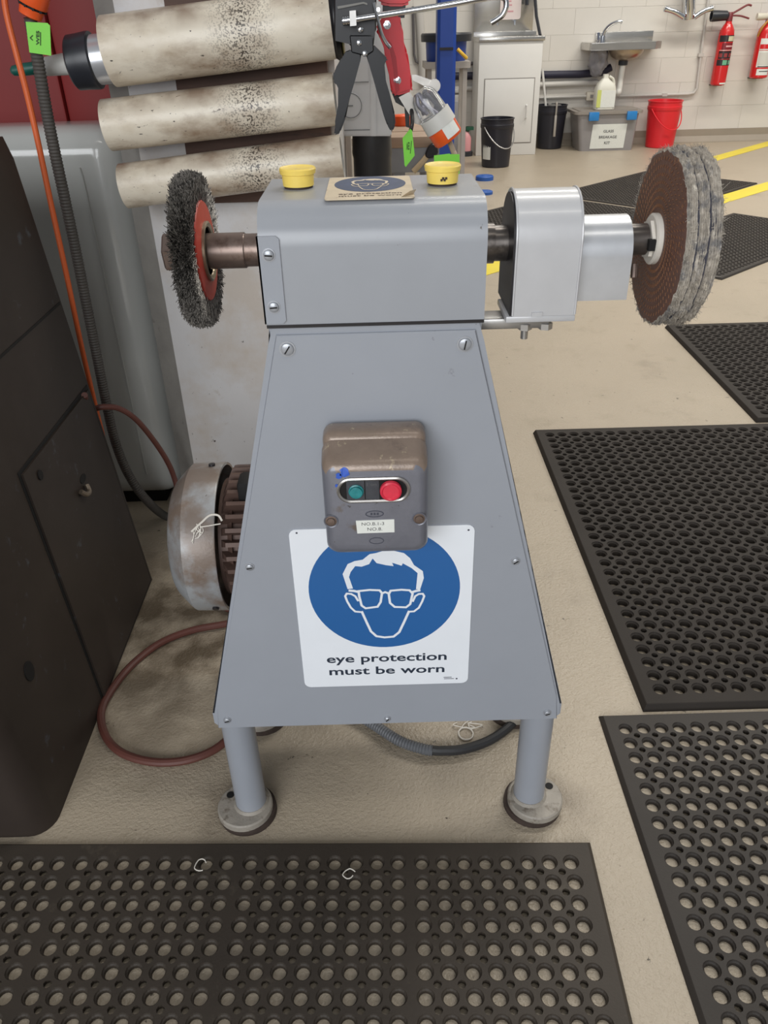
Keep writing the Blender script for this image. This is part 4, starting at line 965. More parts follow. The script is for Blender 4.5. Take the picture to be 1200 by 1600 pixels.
for seed, (px, py), lab in ((3, (322, 1348), 'white thread curl lying on the front mat near the left foot'), (8, (555, 1362), 'small white thread scrap on the front mat, right of the middle')):
    s = MB(); rn = random.Random(seed); p = PZ(px, py, .0128); pts = [p.copy()]; a = rn.uniform(0, 6)
    for k in range(9): a += rn.uniform(.2, 1.1); p = p + Vector((math.cos(a), math.sin(a), 0)) * .0045; pts.append(p.copy())
    s.tube(pts, .0008, 5, 4); solo('thread_curl', s, m_thread, lab, 'thread')

# ------------------------------------------------------------------ middle distance: pedestal machine, bench, posts
m_cast = M('casting_grey', (226, 227, 228), .4, var=.03, vscale=12)
m_castline = M('casting_line', (138, 140, 142), .5)
m_column = M('machine_column', (62, 62, 64), .35, metal=.3, var=.15, vscale=14)
m_postbeige = M('post_beige', (176, 168, 158), .5, var=.05, vscale=8)
gm = thing('column_machine', 'pale grey machine head on a dark round column behind the sealant gun', 'machine', (-.01, 1.96, 0))
YM = 1.9
def gpl(name, pts, y0, d, mat, bev=0):
    s = MB(); plate(s, pts, y0, d)
    if bev: bmesh.ops.bevel(s.bm, geom=list(s.bm.edges), offset=bev, segments=2, affect='EDGES')
    return part(name, s, mat, gm)
gpl('head', [(521, -60), (606, -60), (612, 213), (526, 213)], YM, .12, m_cast, .003)
gpl('front_cover', [(530, 97), (575, 97), (576, 128), (530, 129)], YM - .003, .004, m_cast, .001)
gpl('side_flange', [(580, -30), (586, -30), (588, 213), (579, 213)], YM - .006, .008, m_cast, .001)
gpl('cover_seam', [(530, 128.5), (576, 127.5), (576, 128.5), (530, 129.5)], YM - .0035, .003, m_castline)
gpl('base_seam', [(532, 203), (578, 202), (578, 203.5), (532, 204.5)], YM - .001, .003, m_castline)
c = PY(548, 165, YM); s = MB(); s.lathe(c, (0, -1, 0), [(-.001, .0265), (.003, .0265), (.0042, .0245), (.0032, .0235)], 36); rp = part('round_cover', s, m_cast, gm)
s = MB(); s.ribbon([(.0235 * math.cos(k * .2618), .0235 * math.sin(k * .2618)) for k in range(24)], .0016, lambda u, v: Vector((c.x + u, c.y - .0044, c.z + v)), True); s.box((c.x - .007, c.y - .0048, c.z - .0012), (c.x + .005, c.y - .003, c.z + .0012)); part('cover_groove', s, m_castline, rp, smooth=0)
x0 = PY(551, 240, YM).x; x1 = PY(612, 240, YM).x; zb = PY(570, 213, YM).z
s = MB(); s.lathe(((x0 + x1) / 2, YM + .05, 0), (0, 0, 1), [(0, .11), (.02, .11), (.03, .06), (.04, (x1 - x0) / 2), (zb - .05, (x1 - x0) / 2), (zb - .04, (x1 - x0) / 2 + .002), (zb + .005, (x1 - x0) / 2)], 40); col = part('column', s, m_column, gm, 'dark round column')
p = PY(583, 244, YM); s = MB(); s.lathe((p.x, YM + .05 - (x1 - x0) / 2 + .0005, p.z), (0, -1, 0), [(-.003, .0025), (.001, .0025)], 12); part('column_hole', s, m_dark, col)
pa2 = PY(530, 230, 2.4); pb2 = PY(549, 230, 2.4)
s = MB(); s.box((pa2.x, 2.4, 0), (pb2.x, 2.44, 1.3), bev=.003); s.box((pa2.x - .03, 2.37, 0), (pb2.x + .03, 2.47, .008)); solo('steel_post', s, m_postbeige, 'slim beige steel post between the pillar and the dark round column', 'post')

m_wood = M('bench_wood', (164, 140, 118), .6, var=.14, vscale=6, stretch=(1, 8, 8), stains=[((96, 72, 56), 14, .68, .06)])
m_benchsteel = M('bench_steel', (146, 148, 150), .45, metal=.3, var=.1, vscale=8)
wb_ = thing('workbench', 'small workbench with a worn timber top behind the machine', 'workbench', (.14, 2.85, 0))
bz = .70
for k, (ya, yb_) in enumerate(((2.60, 2.73), (2.735, 2.86), (2.865, 3.0))):
    s = MB(); s.box((.045, ya, bz - .03), (.205, yb_, bz + random.uniform(-.001, .002)), bev=.002); part('plank', s, m_wood, wb_)
s = MB(); s.box((.05, 2.605, bz - .10), (.200, 2.625, bz - .03)); part('front_rail', s, m_benchsteel, wb_)
s = MB(); s.box((.06, 2.63, .22), (.19, 2.97, .24)); part('shelf', s, m_benchsteel, wb_)
for x in (.06, .16):
    for y in (2.61, 2.95):
        s = MB(); s.box((x, y, 0), (x + .035, y + .035, bz - .03)); part('leg', s, m_benchsteel, wb_)
s = MB(); c = PY(629, 188, 2.9); s.lathe((c.x, 2.9, bz), (0, 0, 1), [(0, .03), (.004, .033), (.03, .033), (.034, .028), (.036, 0)], 28, caps=False); solo('orange_tub', s, m_orangepl, 'small orange tub standing on the workbench behind the black trigger', 'tub')
# hammer hanging on the rail front
hm = thing('hammer', 'hammer with pale timber handle hanging on the workbench rail', 'hammer', PY(672, 238, 2.59))
s = MB(); s.tube([PY(646, 268, 2.595), PY(660, 253, 2.592), PY(671, 239, 2.592)], lambda i, n: .0085, 10, 6); part('handle', s, M('handle_wood', (206, 186, 150), .5, var=.06, vscale=30), hm)
s = MB(); plate(s, [(664, 243), (669, 230), (676, 224), (684, 229), (685, 240), (677, 247), (668, 248)], 2.58, .024); bmesh.ops.bevel(s.bm, geom=list(s.bm.edges), offset=.003, segments=1, affect='EDGES'); part('head', s, m_blacksteel, hm)

# blue hoist post with carriage
m_blue = M('hoist_blue', (30, 66, 150), .4, var=.05, vscale=4)
bpst = thing('hoist_post', 'tall blue steel hoist post beyond the workbench', 'post', (.5, 6.1, 0))
xl, xr = .437, .562
s = MB(); s.prism(XY([(xl, 6.14), (xl, 6.0), (xl + .02, 5.985), (xr - .02, 5.985), (xr, 6.0), (xr, 6.14)], .012), (0, 0, 2.4)); part('column', s, m_blue, bpst)
s = MB(); s.box((xl - .08, 5.93, 0), (xr + .08, 6.25, .012)); part('base_plate', s, m_blue, bpst)
s = MB(); s.box((xl + .015, 5.978, .825), (xr - .02, 5.986, .84)); part('cross_band', s, m_blacksteel, bpst)
bx = thing('drum', 'blue drum with a black lid behind the blue post', 'drum', (.495, 6.45, 0))
YD = 6.42; s = MB(); zc0 = PY(690, 97, YD - .16).z; zc1 = PY(690, 64, YD - .16).z
cxd = PY(697, 80, YD).x
s = MB(); s.lathe((cxd, YD, zc0), (0, 0, 1), [(0, .135), (.01, .14), (zc1 - zc0, .145)], 40); part('body', s, m_blue, bx)
s = MB(); s.lathe((cxd, YD, zc1), (0, 0, 1), [(-.006, .150), (-.006, .178), (.035, .180), (.045, .172), (.045, 0)], 40, caps=False); part('lid', s, m_blackpl, bx)
s = MB(); s.tube([PY(715, 77, YD - .17), PY(722, 84, YD - .18), PY(729, 91, YD - .16)], .012, 8); part('yellow_handle', s, M('handle_yellow', (228, 182, 60), .4), bx)
s = MB(); s.box((cxd - .16, YD - .16, zc0 - .04), (cxd + .16, YD + .16, zc0)); 
for dx in (-.14, .11):
    for dy in (-.14, .11): s.box((cxd + dx, YD + dy, 0), (cxd + dx + .03, YD + dy + .03, zc0 - .04))
part('stand', s, m_postbeige, bx)
gx0 = PY(708, 180, 6.9).x; gx1 = PY(721, 180, 6.9).x; gz = PY(715, 158, 6.9).z
s = MB(); s.box((gx0 - .02, 6.9, 0), (gx1, 6.98, gz), bev=.004); s.box((gx0 - .05, 6.87, 0), (gx1 + .03, 7.01, .01)); solo('short_post', s, M('post_grey', (150, 148, 150), .45), 'short grey square post right of the blue post', 'post')
pb_ = PY(728, 218, 7.3)
sb_ = thing('spray_bottle', 'small pink bottle with a green cap standing left of the white washer cabinet', 'bottle', (pb_.x, 7.3, 0))
s = MB(); s.lathe((pb_.x, 7.3, .04), (0, 0, 1), [(0, .045), (.10, .045), (.13, .03), (.15, .018)], 20); part('body', s, M('bottle_pink', (214, 150, 152), .4), sb_)
s = MB(); s.lathe((pb_.x + .01, 7.3, .19), (0, 0, 1), [(-.002, .02), (.035, .018)], 16); s.box((pb_.x, 7.27, .2), (pb_.x + .06, 7.33, .225)); part('cap', s, M('bottle_cap_green', (36, 84, 62), .4), sb_)
s = MB(); s.lathe((pb_.x, 7.3, 0), (0, 0, 1), [(0, .06), (.035, .06), (.04, .05)], 20); part('foot', s, m_blackpl, sb_)

# ------------------------------------------------------------------ along the back wall
m_washer = M('washer_white', (222, 220, 216), .4, var=.02, vscale=4)
m_stain = M('stainless', (196, 194, 190), .24, metal=.85, var=.06, vscale=8, stretch=(1, 1, 6))
m_paper = M('paper_sign', (222, 208, 204), .6)
m_pinkink = M('paper_ink', (206, 150, 156), .6)
m_line = M('door_gap', (150, 146, 142), .7)
pw = thing('parts_washer', 'white parts washer cabinet with stainless tray against the back wall', 'cabinet', (1.13, 7.45, 0))
X0, X1, YC = .868, 1.378, 7.26
s = MB(); s.box((X0, YC, .0), (X1, YC + .41, .835), bev=.004); part('body', s, m_washer, pw)
s = MB()
dz0, dz1, dx0, dx1 = PY(820, 222, YC).z, PY(820, 123, YC).z, PY(757, 150, YC).x, PY(833, 150, YC).x
s.box((dx0, YC - .006, dz0), (dx1, YC + .002, dz1), bev=.002); dr = part('door', s, m_washer, pw)
s = MB(); s.box((dx0 - .008, YC - .0015, dz0 - .008), (dx1 + .008, YC + .001, dz1 + .008)); part('door_gap', s, m_line, pw)
hz0, hz1, hx = PY(822, 184, YC).z, PY(822, 164, YC).z, PY(822, 170, YC).x
s = MB(); s.tube([(hx, YC - .004, hz1), (hx, YC - .03, hz1 - .004), (hx, YC - .03, hz0 + .004), (hx, YC - .004, hz0)], .006, 8, smooth=False); part('handle', s, m_washer, dr)
s = MB(); s.box((X0 - .006, YC - .012, .835), (X1 + .012, YC + .02, .868), bev=.004); s.box((X0 - .006, YC + .40, .835), (X1 + .012, YC + .43, .90), bev=.003); s.box((X0 - .006, YC + .02, .835), (X0 + .014, YC + .40, .868)); s.box((X1 - .008, YC + .02, .835), (X1 + .012, YC + .40, .868)); part('tray_rim', s, m_stain, pw)
s = MB(); s.box((X0 + .014, YC + .02, .835), (X1 - .008, YC + .40, .839)); part('tray', s, m_stain, pw)
s = MB(); s.box((X0 - .004, YC + .412, .90), (X1 - .02, YC + .427, 1.5), bev=.003); part('lid', s, m_stain, pw, 'raised stainless lid')
yl = YC + .40
q0 = PY(783, -20, yl); q1 = PY(813, 30, yl)
s = MB(); s.prism(XZ(rrect(q0.x, q1.x, q1.z, q1.z + .28, .02), yl - .004), (0, .006, 0)); ps = part('notice', s, m_paper, pw, 'paper notice with pink lettering')
s = MB()
for k, (pa_, pb3, w) in enumerate(((786, 802, 18), (790, 800, 8), (791, 799, 2))):
    a = PY(pa_, w, yl); c = PY(pb3, w, yl); s.box((a.x, yl - .0055, a.z - .005), (c.x, yl - .004, a.z + .005))
part('notice_lettering', s, m_pinkink, ps)
for px in (777, 804):
    c = PY(px, 35, yl - .02); s = MB(); s.cyl((c.x, yl + .012, c.z + .01), (c.x, yl - .03, c.z + .01), .012, n=12); s.cyl((c.x, yl - .03, c.z + .012), (c.x, yl - .034, c.z - .02), .009, n=12); part('tap', s, m_chrome, pw)
s = MB(); a = PY(823, -30, yl - .04); c = PY(823, 8, yl - .04); s.tube([(a.x, yl - .03, a.z), (c.x, yl - .05, c.z)], .016, 10); part('brush_hose', s, m_blackpl, pw)
s = MB(); a = PY(845, 58, YC + .1); c = PY(836, -25, YC + .36); s.tube([(a.x - .005, YC + .1, .866), (a.x - .02, YC + .25, 1.0), (c.x, YC + .40, c.z)], .013, 8, smooth=False); part('gas_strut', s, m_blackpl, pw)

# buckets
m_blackbk = M('bucket_black', (38, 38, 46), .35, var=.05, vscale=10)
m_redbk = M('bucket_red', (226, 40, 50), .35, var=.03, vscale=6)
def bucket(name, label, cx, cy, rb, rt_, h, mat, hang=None, lab=None, inner=None):
    t = thing(name, label, 'bucket', (cx, cy, 0))
    s = MB(); s.lathe((cx, cy, 0), (0, 0, 1), [(0, 0), (0, rb - .006), (.006, rb), (h * .80, rb + (rt_ - rb) * .85), (h * .80, rt_ - .001), (h * .815, rt_ + .002), (h * .88, rt_ + .002), (h * .89, rt_ - .002), (h * .97, rt_ - .001), (h * .98, rt_ + .004), (h, rt_ + .004), (h, rt_ - .006), (h * .5, rb + (rt_ - rb) * .5 - .006), (.01, rb - .008), (.01, 0)], 48, caps=False)
    part('body', s, mat, t)
    if hang:
        s = MB(); pts = []
        for k in range(13):
            a = R(-172 + 164 * k / 12 + hang[0]); dr = hang[1] * math.sin(math.pi * k / 12)
            pts.append((cx + (rt_ + .008) * math.cos(a), cy + (rt_ + .012) * math.sin(a), h * .84 - dr))
        s.tube(pts, .0045, 8, 4); part('handle', s, hang[2], t)
    return t
pbk = PZ(775, 262); bb_ = bucket('bucket', 'black bucket standing alone on the floor before the white washer cabinet', pbk.x + .005, pbk.y + .08, .108, .127, .345, m_blackbk, (28, .15, m_weld))
s = MB(); cx, cy = pbk.x + .005, pbk.y + .08
for k in range(5):
    a0, a1 = R(200 + k * 8), R(208 + k * 8); r0, r1 = .1125, .1185
    s.face([(cx + r0 * math.cos(a0), cy + r0 * math.sin(a0), .06), (cx + r0 * math.cos(a1), cy + r0 * math.sin(a1), .06), (cx + r1 * math.cos(a1), cy + r1 * math.sin(a1), .19), (cx + r1 * math.cos(a0), cy + r1 * math.sin(a0), .19)])
part('side_label', s, m_label, bb_, smooth=60)
prd = PZ(1038, 232); bucket('bucket', 'bright red bucket on the floor below the extinguishers', prd.x - .01, prd.y + .12, .118, .142, .365, m_redbk, (20, .16, m_redbk))
# black bin with cleaning tools
pbn = PZ(862, 234); bn = bucket('bin', 'black bin with cleaning tools, between the washer cabinet and the clear tub', pbn.x, pbn.y + .12, .105, .128, .345, m_blackbk)
bn['category'] = 'bin'
cx, cy = pbn.x, pbn.y + .12
s = MB(); a = PY(848, 108, cy - .02); c = PY(853, 172, cy - .02); s.tube([(a.x, cy - .01, a.z), (c.x, cy - .03, c.z), (c.x + .008, cy - .05, .02)], .010, 8, smooth=False); solo('broom_handle', s, M('handle_white', (214, 212, 208), .4), 'white handle standing in the black bin', 'handle')
s = MB(); a = PY(868, 180, cy - .135); c = PY(865, 213, cy - .135); s.box((c.x - .01, cy - .165, c.z), (a.x + .008, cy - .141, a.z), bev=.003); s.tube([(a.x, cy - .150, a.z - .01), (a.x, cy - .150, .362), (a.x, cy - .112, .362)], .008, 8); solo('squeegee', s, M('squeegee_grey', (170, 164, 156), .4, metal=.3), 'grey scraper hooked over the front of the black bin', 'scraper')
s = MB(); c = PY(862, 165, cy); s.lathe((cx + .02, cy + .02, c.z - .01), (0, 0, 1), [(0, .055), (.012, .062), (.016, .055), (.016, .045)], 28); s.lathe((cx + .02, cy + .02, .012), (0, 0, 1), [(0, .018), (c.z - .02, .018)], 10); solo('dustpan', s, M('dustpan_grey', (128, 126, 124), .4, metal=.3), 'grey round scoop lying in the mouth of the black bin', 'scoop')

# clear tub with the glass kit
tb = thing('storage_tub', 'clear plastic storage tub with grey lid marked GLASS BREAKAGE KIT', 'tub', (2.02, 7.52, 0))
m_tub = M('tub_plastic', (176, 172, 172), .25, trans=.35, var=.05, vscale=6)
m_tublid = M('tub_lid', (158, 150, 142), .3, trans=.15, var=.05, vscale=8)
fy = 7.36; bx0, bx1 = 1.78, 2.238; tx0, tx1 = PY(898, 180, fy - .02).x, PY(1005, 180, fy - .02).x; th = PY(950, 178, fy - .02).z
s = MB()
lo = XY(rrect(bx0, bx1, fy, fy + .30, .03), 0); hi = XY(rrect(tx0 + .03, tx1 - .03, fy - .02, fy + .33, .035), th)
a = [s.bm.verts.new(p) for p in lo]; c = [s.bm.verts.new(p) for p in hi]; n = len(a)
for i in range(n): s.bm.faces.new((a[i], a[(i + 1) % n], c[(i + 1) % n], c[i]))
s.bm.faces.new(a[::-1]); s.bm.faces.new(c); part('body', s, m_tub, tb)
s = MB(); s.prism(XY(rrect(tx0, tx1, fy - .035, fy + .345, .04), th), (0, 0, .022)); s.prism(XY(rrect(tx0 + .04, tx1 - .04, fy, fy + .31, .03), th + .022), (0, 0, .006)); part('lid', s, m_tublid, tb)
for px in (928, 987):
    c = PY(px, 183, fy - .04); s = MB(); s.box((c.x - .042, fy - .052, th - .048), (c.x + .042, fy - .030, th + .018), bev=.004); part('clip', s, M('clip_blue', (44, 128, 196), .35), tb, 'blue lid clip')
f0 = PY(922, 232, fy - .006); f1 = PY(977, 193, fy - .018)
def tubf(u, v): return Vector((u, fy - .0225 * v / th - .003, v))
zs0, zs1 = PY(950, 232, fy - .01).z, PY(950, 194, fy - .02).z; xs0, xs1 = PY(923, 215, fy - .01).x, PY(976, 215, fy - .01).x
s = MB(); s.prism([tubf(xs0, zs0), tubf(xs1, zs0), tubf(xs1 + .006, zs1), tubf(xs0 + .006, zs1)], (0, .002, 0)); pp_ = part('paper_sign', s, m_label, tb)
s = MB(); hh = zs1 - zs0; cxs = (xs0 + xs1) / 2
for t_, w, k in (('GLASS', .3, .66), ('BREAKAGE', .52, .42), ('KIT', .17, .18)):
    s.text(t_, lambda u, v: tubf(u, v) + Vector((0, -.0012, 0)), cxs - w * (xs1 - xs0) / 2, cxs + w * (xs1 - xs0) / 2, zs0 + hh * k, zs0 + hh * (k + .11), bold=.01)
part('lettering', s, M('tub_ink', (70, 70, 72), .6), pp_, smooth=0)
# jug on the lid
jz = th + .028; jc = PY(942, 176, fy + .06); jg = thing('jug', 'translucent white chemical jug with yellow label standing on the clear tub', 'jug', (jc.x, fy + .06, jz))
s = MB(); jx, jy = jc.x, fy + .065
lv = [(0, .078, .055), (.004, .084, .06), (.15, .084, .06), (.19, .07, .05), (.225, .03, .026), (.235, .022, .02), (.262, .022, .02)]
rg = [[s.bm.verts.new((p.x + (-.008 if z > .2 else 0), p.y, jz + z)) for p in XY(rrect(jx - a_, jx + a_, jy - b_, jy + b_, min(a_, b_) * .5), 0)] for z, a_, b_ in lv]
n = len(rg[0])
for A_, B_ in zip(rg, rg[1:]):
    for i in range(n): s.bm.faces.new((A_[i], A_[(i + 1) % n], B_[(i + 1) % n], B_[i]))
s.bm.faces.new(rg[0][::-1]); s.bm.faces.new(rg[-1]); part('body', s, M('jug_plastic', (216, 214, 202), .4, var=.03, vscale=10), jg)
s = MB(); s.box((jx - .045, jy - .0625, jz + .02), (jx + .075, jy - .06, jz + .145)); part('label', s, m_label, jg)
s = MB(); s.box((jx - .078, jy - .0622, jz + .02), (jx - .045, jy - .06, jz + .15)); part('yellow_label', s, M('jug_yellow', (206, 212, 120), .5), jg)
s = MB(); s.tube([(jx + .02, jy, jz + .245), (jx + .055, jy, jz + .225), (jx + .07, jy, jz + .185)], .011, 8); part('handle', s, M('jug_plastic', (216, 214, 202)), jg)

# wall sink
m_white_pl = M('white_pvc', (224, 222, 216), .4)
sk = thing('wall_sink', 'small stainless wall basin with curved chrome tap', 'sink', (2.15, 7.6, .7))
yf, yb2 = 7.42, WY - .001
sx0, sx1 = PY(922, 72, yf).x, PY(1028, 72, yf).x; sz0, sz1 = PY(975, 78, yf).z, PY(975, 66, yf).z
s = MB(); s.prism(XY([(sx0, yb2), (sx0, yf + .01), (sx0 + .01, yf), (sx1 - .02, yf), (sx1 + .06, yf + .1), (sx1 + .06, yb2)], sz0), (0, 0, sz1 - sz0)); bmesh.ops.bevel(s.bm, geom=list(s.bm.edges), offset=.004, segments=2, affect='EDGES'); part('deck', s, m_stain, sk)
bz1 = PY(975, 49, yb2).z; s = MB(); s.box((PY(930, 60, yb2).x, yb2 - .015, sz1 - .004), (PY(1019, 60, yb2).x, yb2, bz1), bev=.003); part('splashback', s, m_stain, sk)
bcx_ = PY(978, 85, yf + .15).x; s = MB(); s.lathe((bcx_, yf + .155, sz0 - .085), (0, 0, 1), [(0, 0), (.0, .03), (.008, .07), (.03, .115), (.06, .138), (.09, .145)], 40, caps=False); part('bowl', s, M('stainless_warm', (176, 160, 142), .3, metal=.8), sk)
tp = PY(941, 66, yf + .12)
s = MB(); s.lathe((tp.x, yf + .12, sz1 - .002), (0, 0, 1), [(0, .026), (.012, .024), (.05, .019)], 20)
s.tube([(tp.x, yf + .12, sz1 + .04), (tp.x + .012, yf + .115, sz1 + .085), (tp.x + .05, yf + .10, sz1 + .125), (tp.x + .11, yf + .08, sz1 + .145), (tp.x + .135, yf + .075, sz1 + .14)], .0135, 12)
s.tube([(tp.x - .03, yf + .13, sz1 + .02), (tp.x - .034, yf + .135, sz1 + .07)], .015, 10); part('tap', s, m_chrome, sk)
tr = PY(974, 95, yf + .155); s = MB(); s.lathe((tr.x, yf + .155, sz0 - .085), (0, 0, -1), [(-.002, .04), (.03, .038), (.035, .02)], 20); part('waste_nut', s, m_blackpl, sk)
s = MB(); zz = PY(968, 150, yf + .155).z; s.tube([(tr.x, yf + .155, sz0 - .11), (tr.x - .004, yf + .155, sz0 - .2), (tr.x - .006, yf + .155, zz + .06), (tr.x - .012, yf + .165, zz + .02), (tr.x - .012, yb2 - .01, zz + .01)], .024, 14); part('waste_pipe', s, m_white_pl, sk)
# plastic bag bundled under the sink
s = MB(); c = PY(938, 95, 7.55); bmesh.ops.create_icosphere(s.bm, subdivisions=4, radius=1)
from mathutils import noise as mnoise
for v in s.bm.verts:
    d = v.co.normalized(); k = 1 + .22 * mnoise.noise(d * 2.2) + .14 * mnoise.noise(d * 6)
    v.co = Vector((c.x + d.x * .075 * k, 7.62 + d.y * .07 * k, c.z + d.z * (.145 if d.z > 0 else .12) * k))
bag_top = sz0
solo('plastic_bag', s, M('bag_plastic', (168, 166, 172), .2, trans=.3, var=.1, vscale=20), 'crumpled grey plastic bag stuffed under the left end of the sink', 'bag', smooth=60)

# pipes and outlet on the wall
m_pipegrey = M('wall_pipe', (196, 192, 186), .4); m_lag = M('pipe_lagging', (40, 38, 58), .55)
yw = WY - .02
def wp(px, py): return PY(px, py, yw)
s = MB(); a = wp(700, 119); c = wp(905, 116); s.tube([a, c, wp(940, 113), wp(955, 105)], .030, 14, smooth=False); solo('lagged_pipe', s, m_lag, 'thick dark lagged pipe running along the wall below the sink', 'pipe')
s = MB(); s.tube([wp(835, 133), wp(935, 129)], .024, 12); s.tube([wp(660, 140), wp(740, 138)], .022, 12); solo('wall_pipe', s, m_pipegrey, 'pale thick pipe on the wall below the dark lagged pipe', 'pipe')
s = MB(); s.tube([wp(690, 101), wp(745, 99)], .014, 8); s.tube([wp(645, 10), wp(647, 85), wp(650, 96), wp(656, 100), wp(690, 101)], .010, 8, smooth=False); solo('wall_pipe', s, M('pipe_dark', (92, 88, 90), .5), 'thin dark pipe bending along the wall behind the blue drum', 'pipe')
s = MB(); s.tube([wp(655, 10), wp(662, 130)], .036, 12); solo('wall_pipe', s, m_pipegrey, 'upright pale pipe on the wall left of the blue post', 'pipe')
s = MB(); s.tube([wp(835, 153), wp(922, 150)], .013, 8); solo('wall_pipe', s, m_pipegrey, 'thin pale pipe leading to the power outlet', 'pipe')
s = MB(); s.tube([wp(966, 150), wp(1010, 149), wp(1075, 147)] + [wp(1084, 145), wp(1089, 138)] + [wp(1094, 95), wp(1100, 50), wp(1108, -10)], .0115, 10, smooth=False); 
for px, py in ((1095, 86), (1038, 148)): 
    c = wp(px, py); s.box(c - Vector((.022, .014, .012)), c + Vector((.022, .02, .012)))
solo('wall_pipe', s, m_pipegrey, 'thin grey conduit bending up the wall between the sink and the extinguishers', 'pipe')
s = MB(); s.tube([wp(716, 143), wp(722, 143)], .01, 6)
a = wp(915, 157); c = wp(930, 143); t = thing('power_outlet', 'cream power outlet on the wall behind the jug', 'outlet', ((a.x + c.x) / 2, yw, a.z))
s.bm.free(); s = MB(); s.box((a.x, yw - .03, a.z), (c.x + .02, WY, c.z), bev=.005); part('box', s, M('outlet_cream', (220, 212, 196), .4), t)
s = MB(); s.box((a.x + .03, yw - .036, (a.z + c.z) / 2 - .012), (a.x + .055, yw - .029, (a.z + c.z) / 2 + .012)); part('rocker', s, m_line, t)
s = MB(); a = wp(708, 158); c = wp(722, 142); s.box((a.x, yw - .03, a.z), (c.x, WY, a.z + .05), bev=.004); s.box((a.x, yw - .03, a.z + .065), (c.x, WY, c.z + .02), bev=.004); solo('wall_box', s, m_white_pl, 'pair of white junction boxes on the wall right of the blue post', 'box')

# chrome double fitting on the wall
ds = thing('chrome_fitting', 'chrome wall fitting with two angled arms above the conduit', 'fitting', wp(1075, 30))
yd = WY - .10; c0 = PY(1076, 31, yd); c1 = PY(1078, -20, yd)
s = MB(); s.lathe(c0, (c1 - c0).normalized(), [(0, .02), (.002, .042), (.012, .048), (.3, .048)], 28, caps=True); s.cyl((c0.x, yd, c0.z + .14), (c0.x, WY, c0.z + .14), .03, n=16); part('stem', s, m_chrome, ds)
for pts in (((1068, 27), (1055, 19), (1040, 14)), ((1085, 27), (1100, 17), (1112, 13))):
    s = MB(); q = [PY(x, y, yd - .03) for x, y in pts]; s.tube(q, .021, 14); s.lathe(q[-1], (q[-1] - q[-2]).normalized(), [(-.012, .023), (.006, .024), (.012, .018)], 18); part('arm', s, m_chrome, ds)

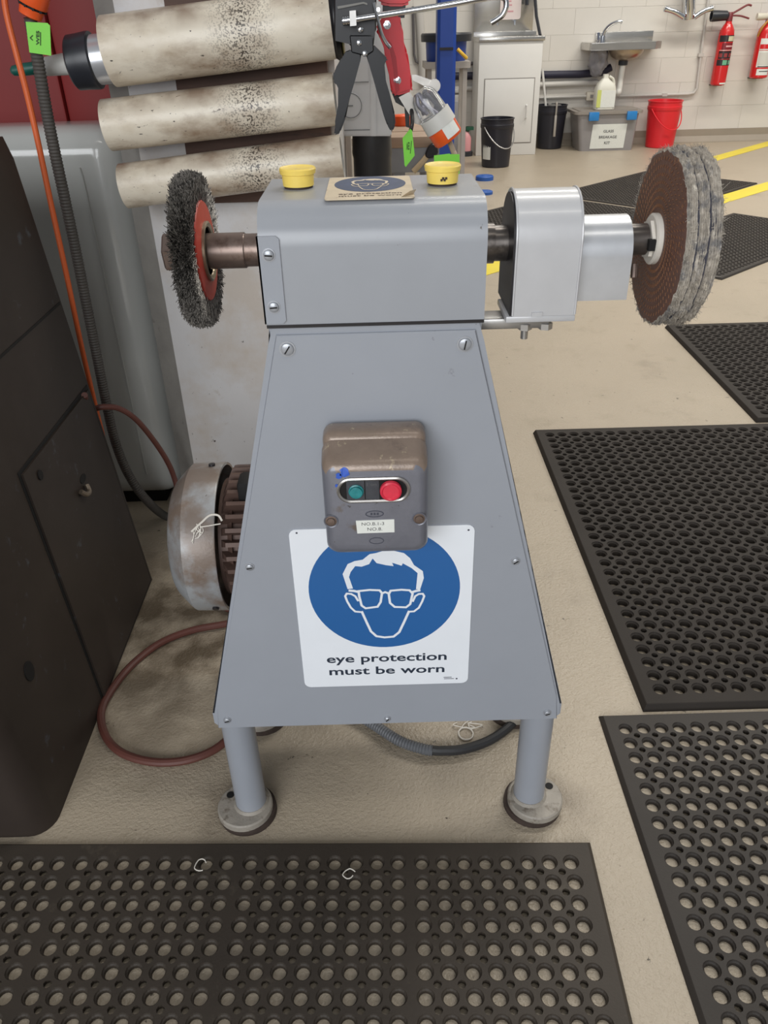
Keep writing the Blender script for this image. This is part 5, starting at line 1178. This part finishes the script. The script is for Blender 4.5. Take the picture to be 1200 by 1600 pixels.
# fire extinguishers
m_extred = M('extinguisher_red', (208, 38, 38), .25, var=.03, vscale=8, coat=.3)
m_extblack = M('extinguisher_label_black', (48, 40, 42), .4)
m_extgreen = M('extinguisher_label_green', (110, 176, 140), .4)
def extinguisher(label, base, top, rad, y, kind):
    b0 = PY(*base, y); z0 = b0.z; z1 = PY(*top, y).z; h = z1 - z0; cx = b0.x
    t = thing('fire_extinguisher', label, 'fire extinguisher', (cx, y, z0), 'fire extinguishers on the wall')
    s = MB(); s.lathe((cx, y, z0), (0, 0, 1), [(0, rad * .85), (.01, rad), (h * .78, rad), (h * .86, rad * .9), (h * .93, rad * .6), (h * .965, rad * .42), (h, rad * .40)], 36); part('cylinder', s, m_extred, t)
    def wrap(name, za, zb_, a0, a1, mat, off=.0008):
        s = MB(); n = 10
        for k in range(n):
            A = R(a0 + (a1 - a0) * k / n); B = R(a0 + (a1 - a0) * (k + 1) / n); r_ = rad + off
            s.face([(cx + r_ * math.sin(A), y - r_ * math.cos(A), z0 + h * za), (cx + r_ * math.sin(B), y - r_ * math.cos(B), z0 + h * za), (cx + r_ * math.sin(B), y - r_ * math.cos(B), z0 + h * zb_), (cx + r_ * math.sin(A), y - r_ * math.cos(A), z0 + h * zb_)])
        part(name, s, mat, t, smooth=60)
    if kind == 0:
        wrap('band', .68, .78, -70, 85, m_extblack); wrap('band_panel', .69, .765, 0, 60, M('ext_cream', (206, 202, 170), .4), .0016)
        wrap('band', .56, .665, -40, 85, M('ext_maroon', (128, 36, 44), .4)); wrap('band_line', .548, .555, -55, 85, m_label)
        wrap('band', .42, .54, -55, 85, m_extblack)
        for a0 in (-38, 0, 38): wrap('class_square', .445, .505, a0 - 12, a0 + 12, M('ext_dullred', (150, 60, 62), .4), .0016)
        wrap('band', .315, .41, -60, 80, m_extblack); wrap('class_mark', .325, .40, -15, 20, m_extgreen, .0016); wrap('class_mark', .33, .395, 30, 65, m_extgreen, .0016)
        wrap('base_mark', .02, .045, -10, 60, m_label, .0016); wrap('brand_line', .60, .625, -10, 60, M('ext_pink', (220, 170, 170), .4), .0016)
    else:
        wrap('label', .20, .70, -50, 62, m_label); wrap('label_band', .52, .60, -48, 60, m_extred, .0016); wrap('label_band', .49, .50, -48, 60, m_extred, .0016); wrap('label_panel', .24, .46, -44, 56, M('ext_panel', (206, 204, 196), .5), .0016); wrap('label_line', .205, .22, -40, 58, m_extblack, .0016); wrap('small_label', .06, .17, -40, 40, m_label); wrap('small_label_line', .12, .135, -25, 38, m_extblack, .0016)
        tri = [(cx + .0, .655), (cx + .014, .68), (cx - .014, .68)]
        s = MB(); s.face([(x, y - rad - .002, z0 + h * z) for x, z in tri]); part('triangle_mark', s, m_extblack, t, smooth=0)
    s = MB(); s.lathe((cx, y, z1 - .005), (0, 0, 1), [(0, rad * .42), (.05, rad * .40), (.065, rad * .25)], 20); part('valve', s, M('valve_maroon', (118, 44, 48), .4) if kind == 0 else M('valve_lilac', (150, 140, 190), .4, metal=.4), t)
    s = MB()
    if kind == 0:
        s.tube([(cx + .02, y, z1 + .05), (cx + .07, y, z1 + .075), (cx + .13, y, z1 + .105), (cx + .165, y, z1 + .10)], .008, 8); s.tube([(cx + .02, y, z1 + .035), (cx + .09, y, z1 + .03), (cx + .165, y, z1 + .01)], .007, 8)
        part('squeeze_lever', s, M('valve_maroon', (118, 44, 48)), t)
        s = MB(); s.lathe((cx - .01, y, z1 + .035), (-1, 0, 0), [(0, .02), (.02, .036), (.13, .042), (.145, .040), (.145, .03), (.03, .02)], 24); part('discharge_horn', s, m_blackpl, t)
    else:
        s.tube([(cx - .02, y, z1 + .03), (cx - .08, y - .02, z1 + .028), (cx - .12, y - .02, z1 + .03)], .026, 12); part('hose_grip', s, M('hose_cream', (212, 206, 190), .4), t)
        s = MB(); s.tube([(cx - .02, y - .04, z1 + .01), (cx - .07, y - .05, z1 - .05), (cx - .085, y - .03, z1 - .11)], .009, 8); part('hose', s, M('hose_ochre', (178, 120, 44), .5), t)
        s = MB(); s.tube([(cx, y, z1 + .05), (cx + .05, y, z1 + .09), (cx + .1, y, z1 + .1)], .009, 8); part('squeeze_lever', s, m_chrome, t)
    s = MB(); s.box((cx - .02, y + rad - .006, z0 + h * .70), (cx + .02, WY, z0 + h * .76)); s.box((cx - rad * .6, y - .0, z0 - .006), (cx + rad * .6, WY, z0)); part('wall_bracket', s, m_blacksteel, t)
extinguisher('red fire extinguisher with black horn and black label bands, left of two on the wall', (1121, 133), (1139, 32), .062, WY - .10, 0)
extinguisher('red fire extinguisher with white label, right of two at the frame edge', (1184, 122), (1201, 32), .074, WY - .11, 1)

# blue lifting pads lying on the floor right of the housing
for (px, py, r_, h_, lab) in ((757, 281, .065, .03, 'round blue rubber pad on the floor behind the right yellow cap, farther of two'), (757, 303, .055, .02, 'blue rubber pad on the floor behind the machine housing, nearer of two')):
    p = PZ(px, py); t = thing('rubber_pad', lab, 'pad', (p.x, p.y, 0))
    s = MB(); s.lathe((p.x, p.y, 0), (0, 0, 1), [(0, r_), (h_ * .8, r_), (h_, r_ * .9), (h_, 0)], 24, caps=False); part('pad', s, m_bluemark, t)
    s = MB(); s.lathe((p.x, p.y, h_ - .001), (0, 0, 1), [(0, r_ * .4), (.004, r_ * .35), (.004, 0)], 16, caps=False); part('boss', s, m_bluemark, t)
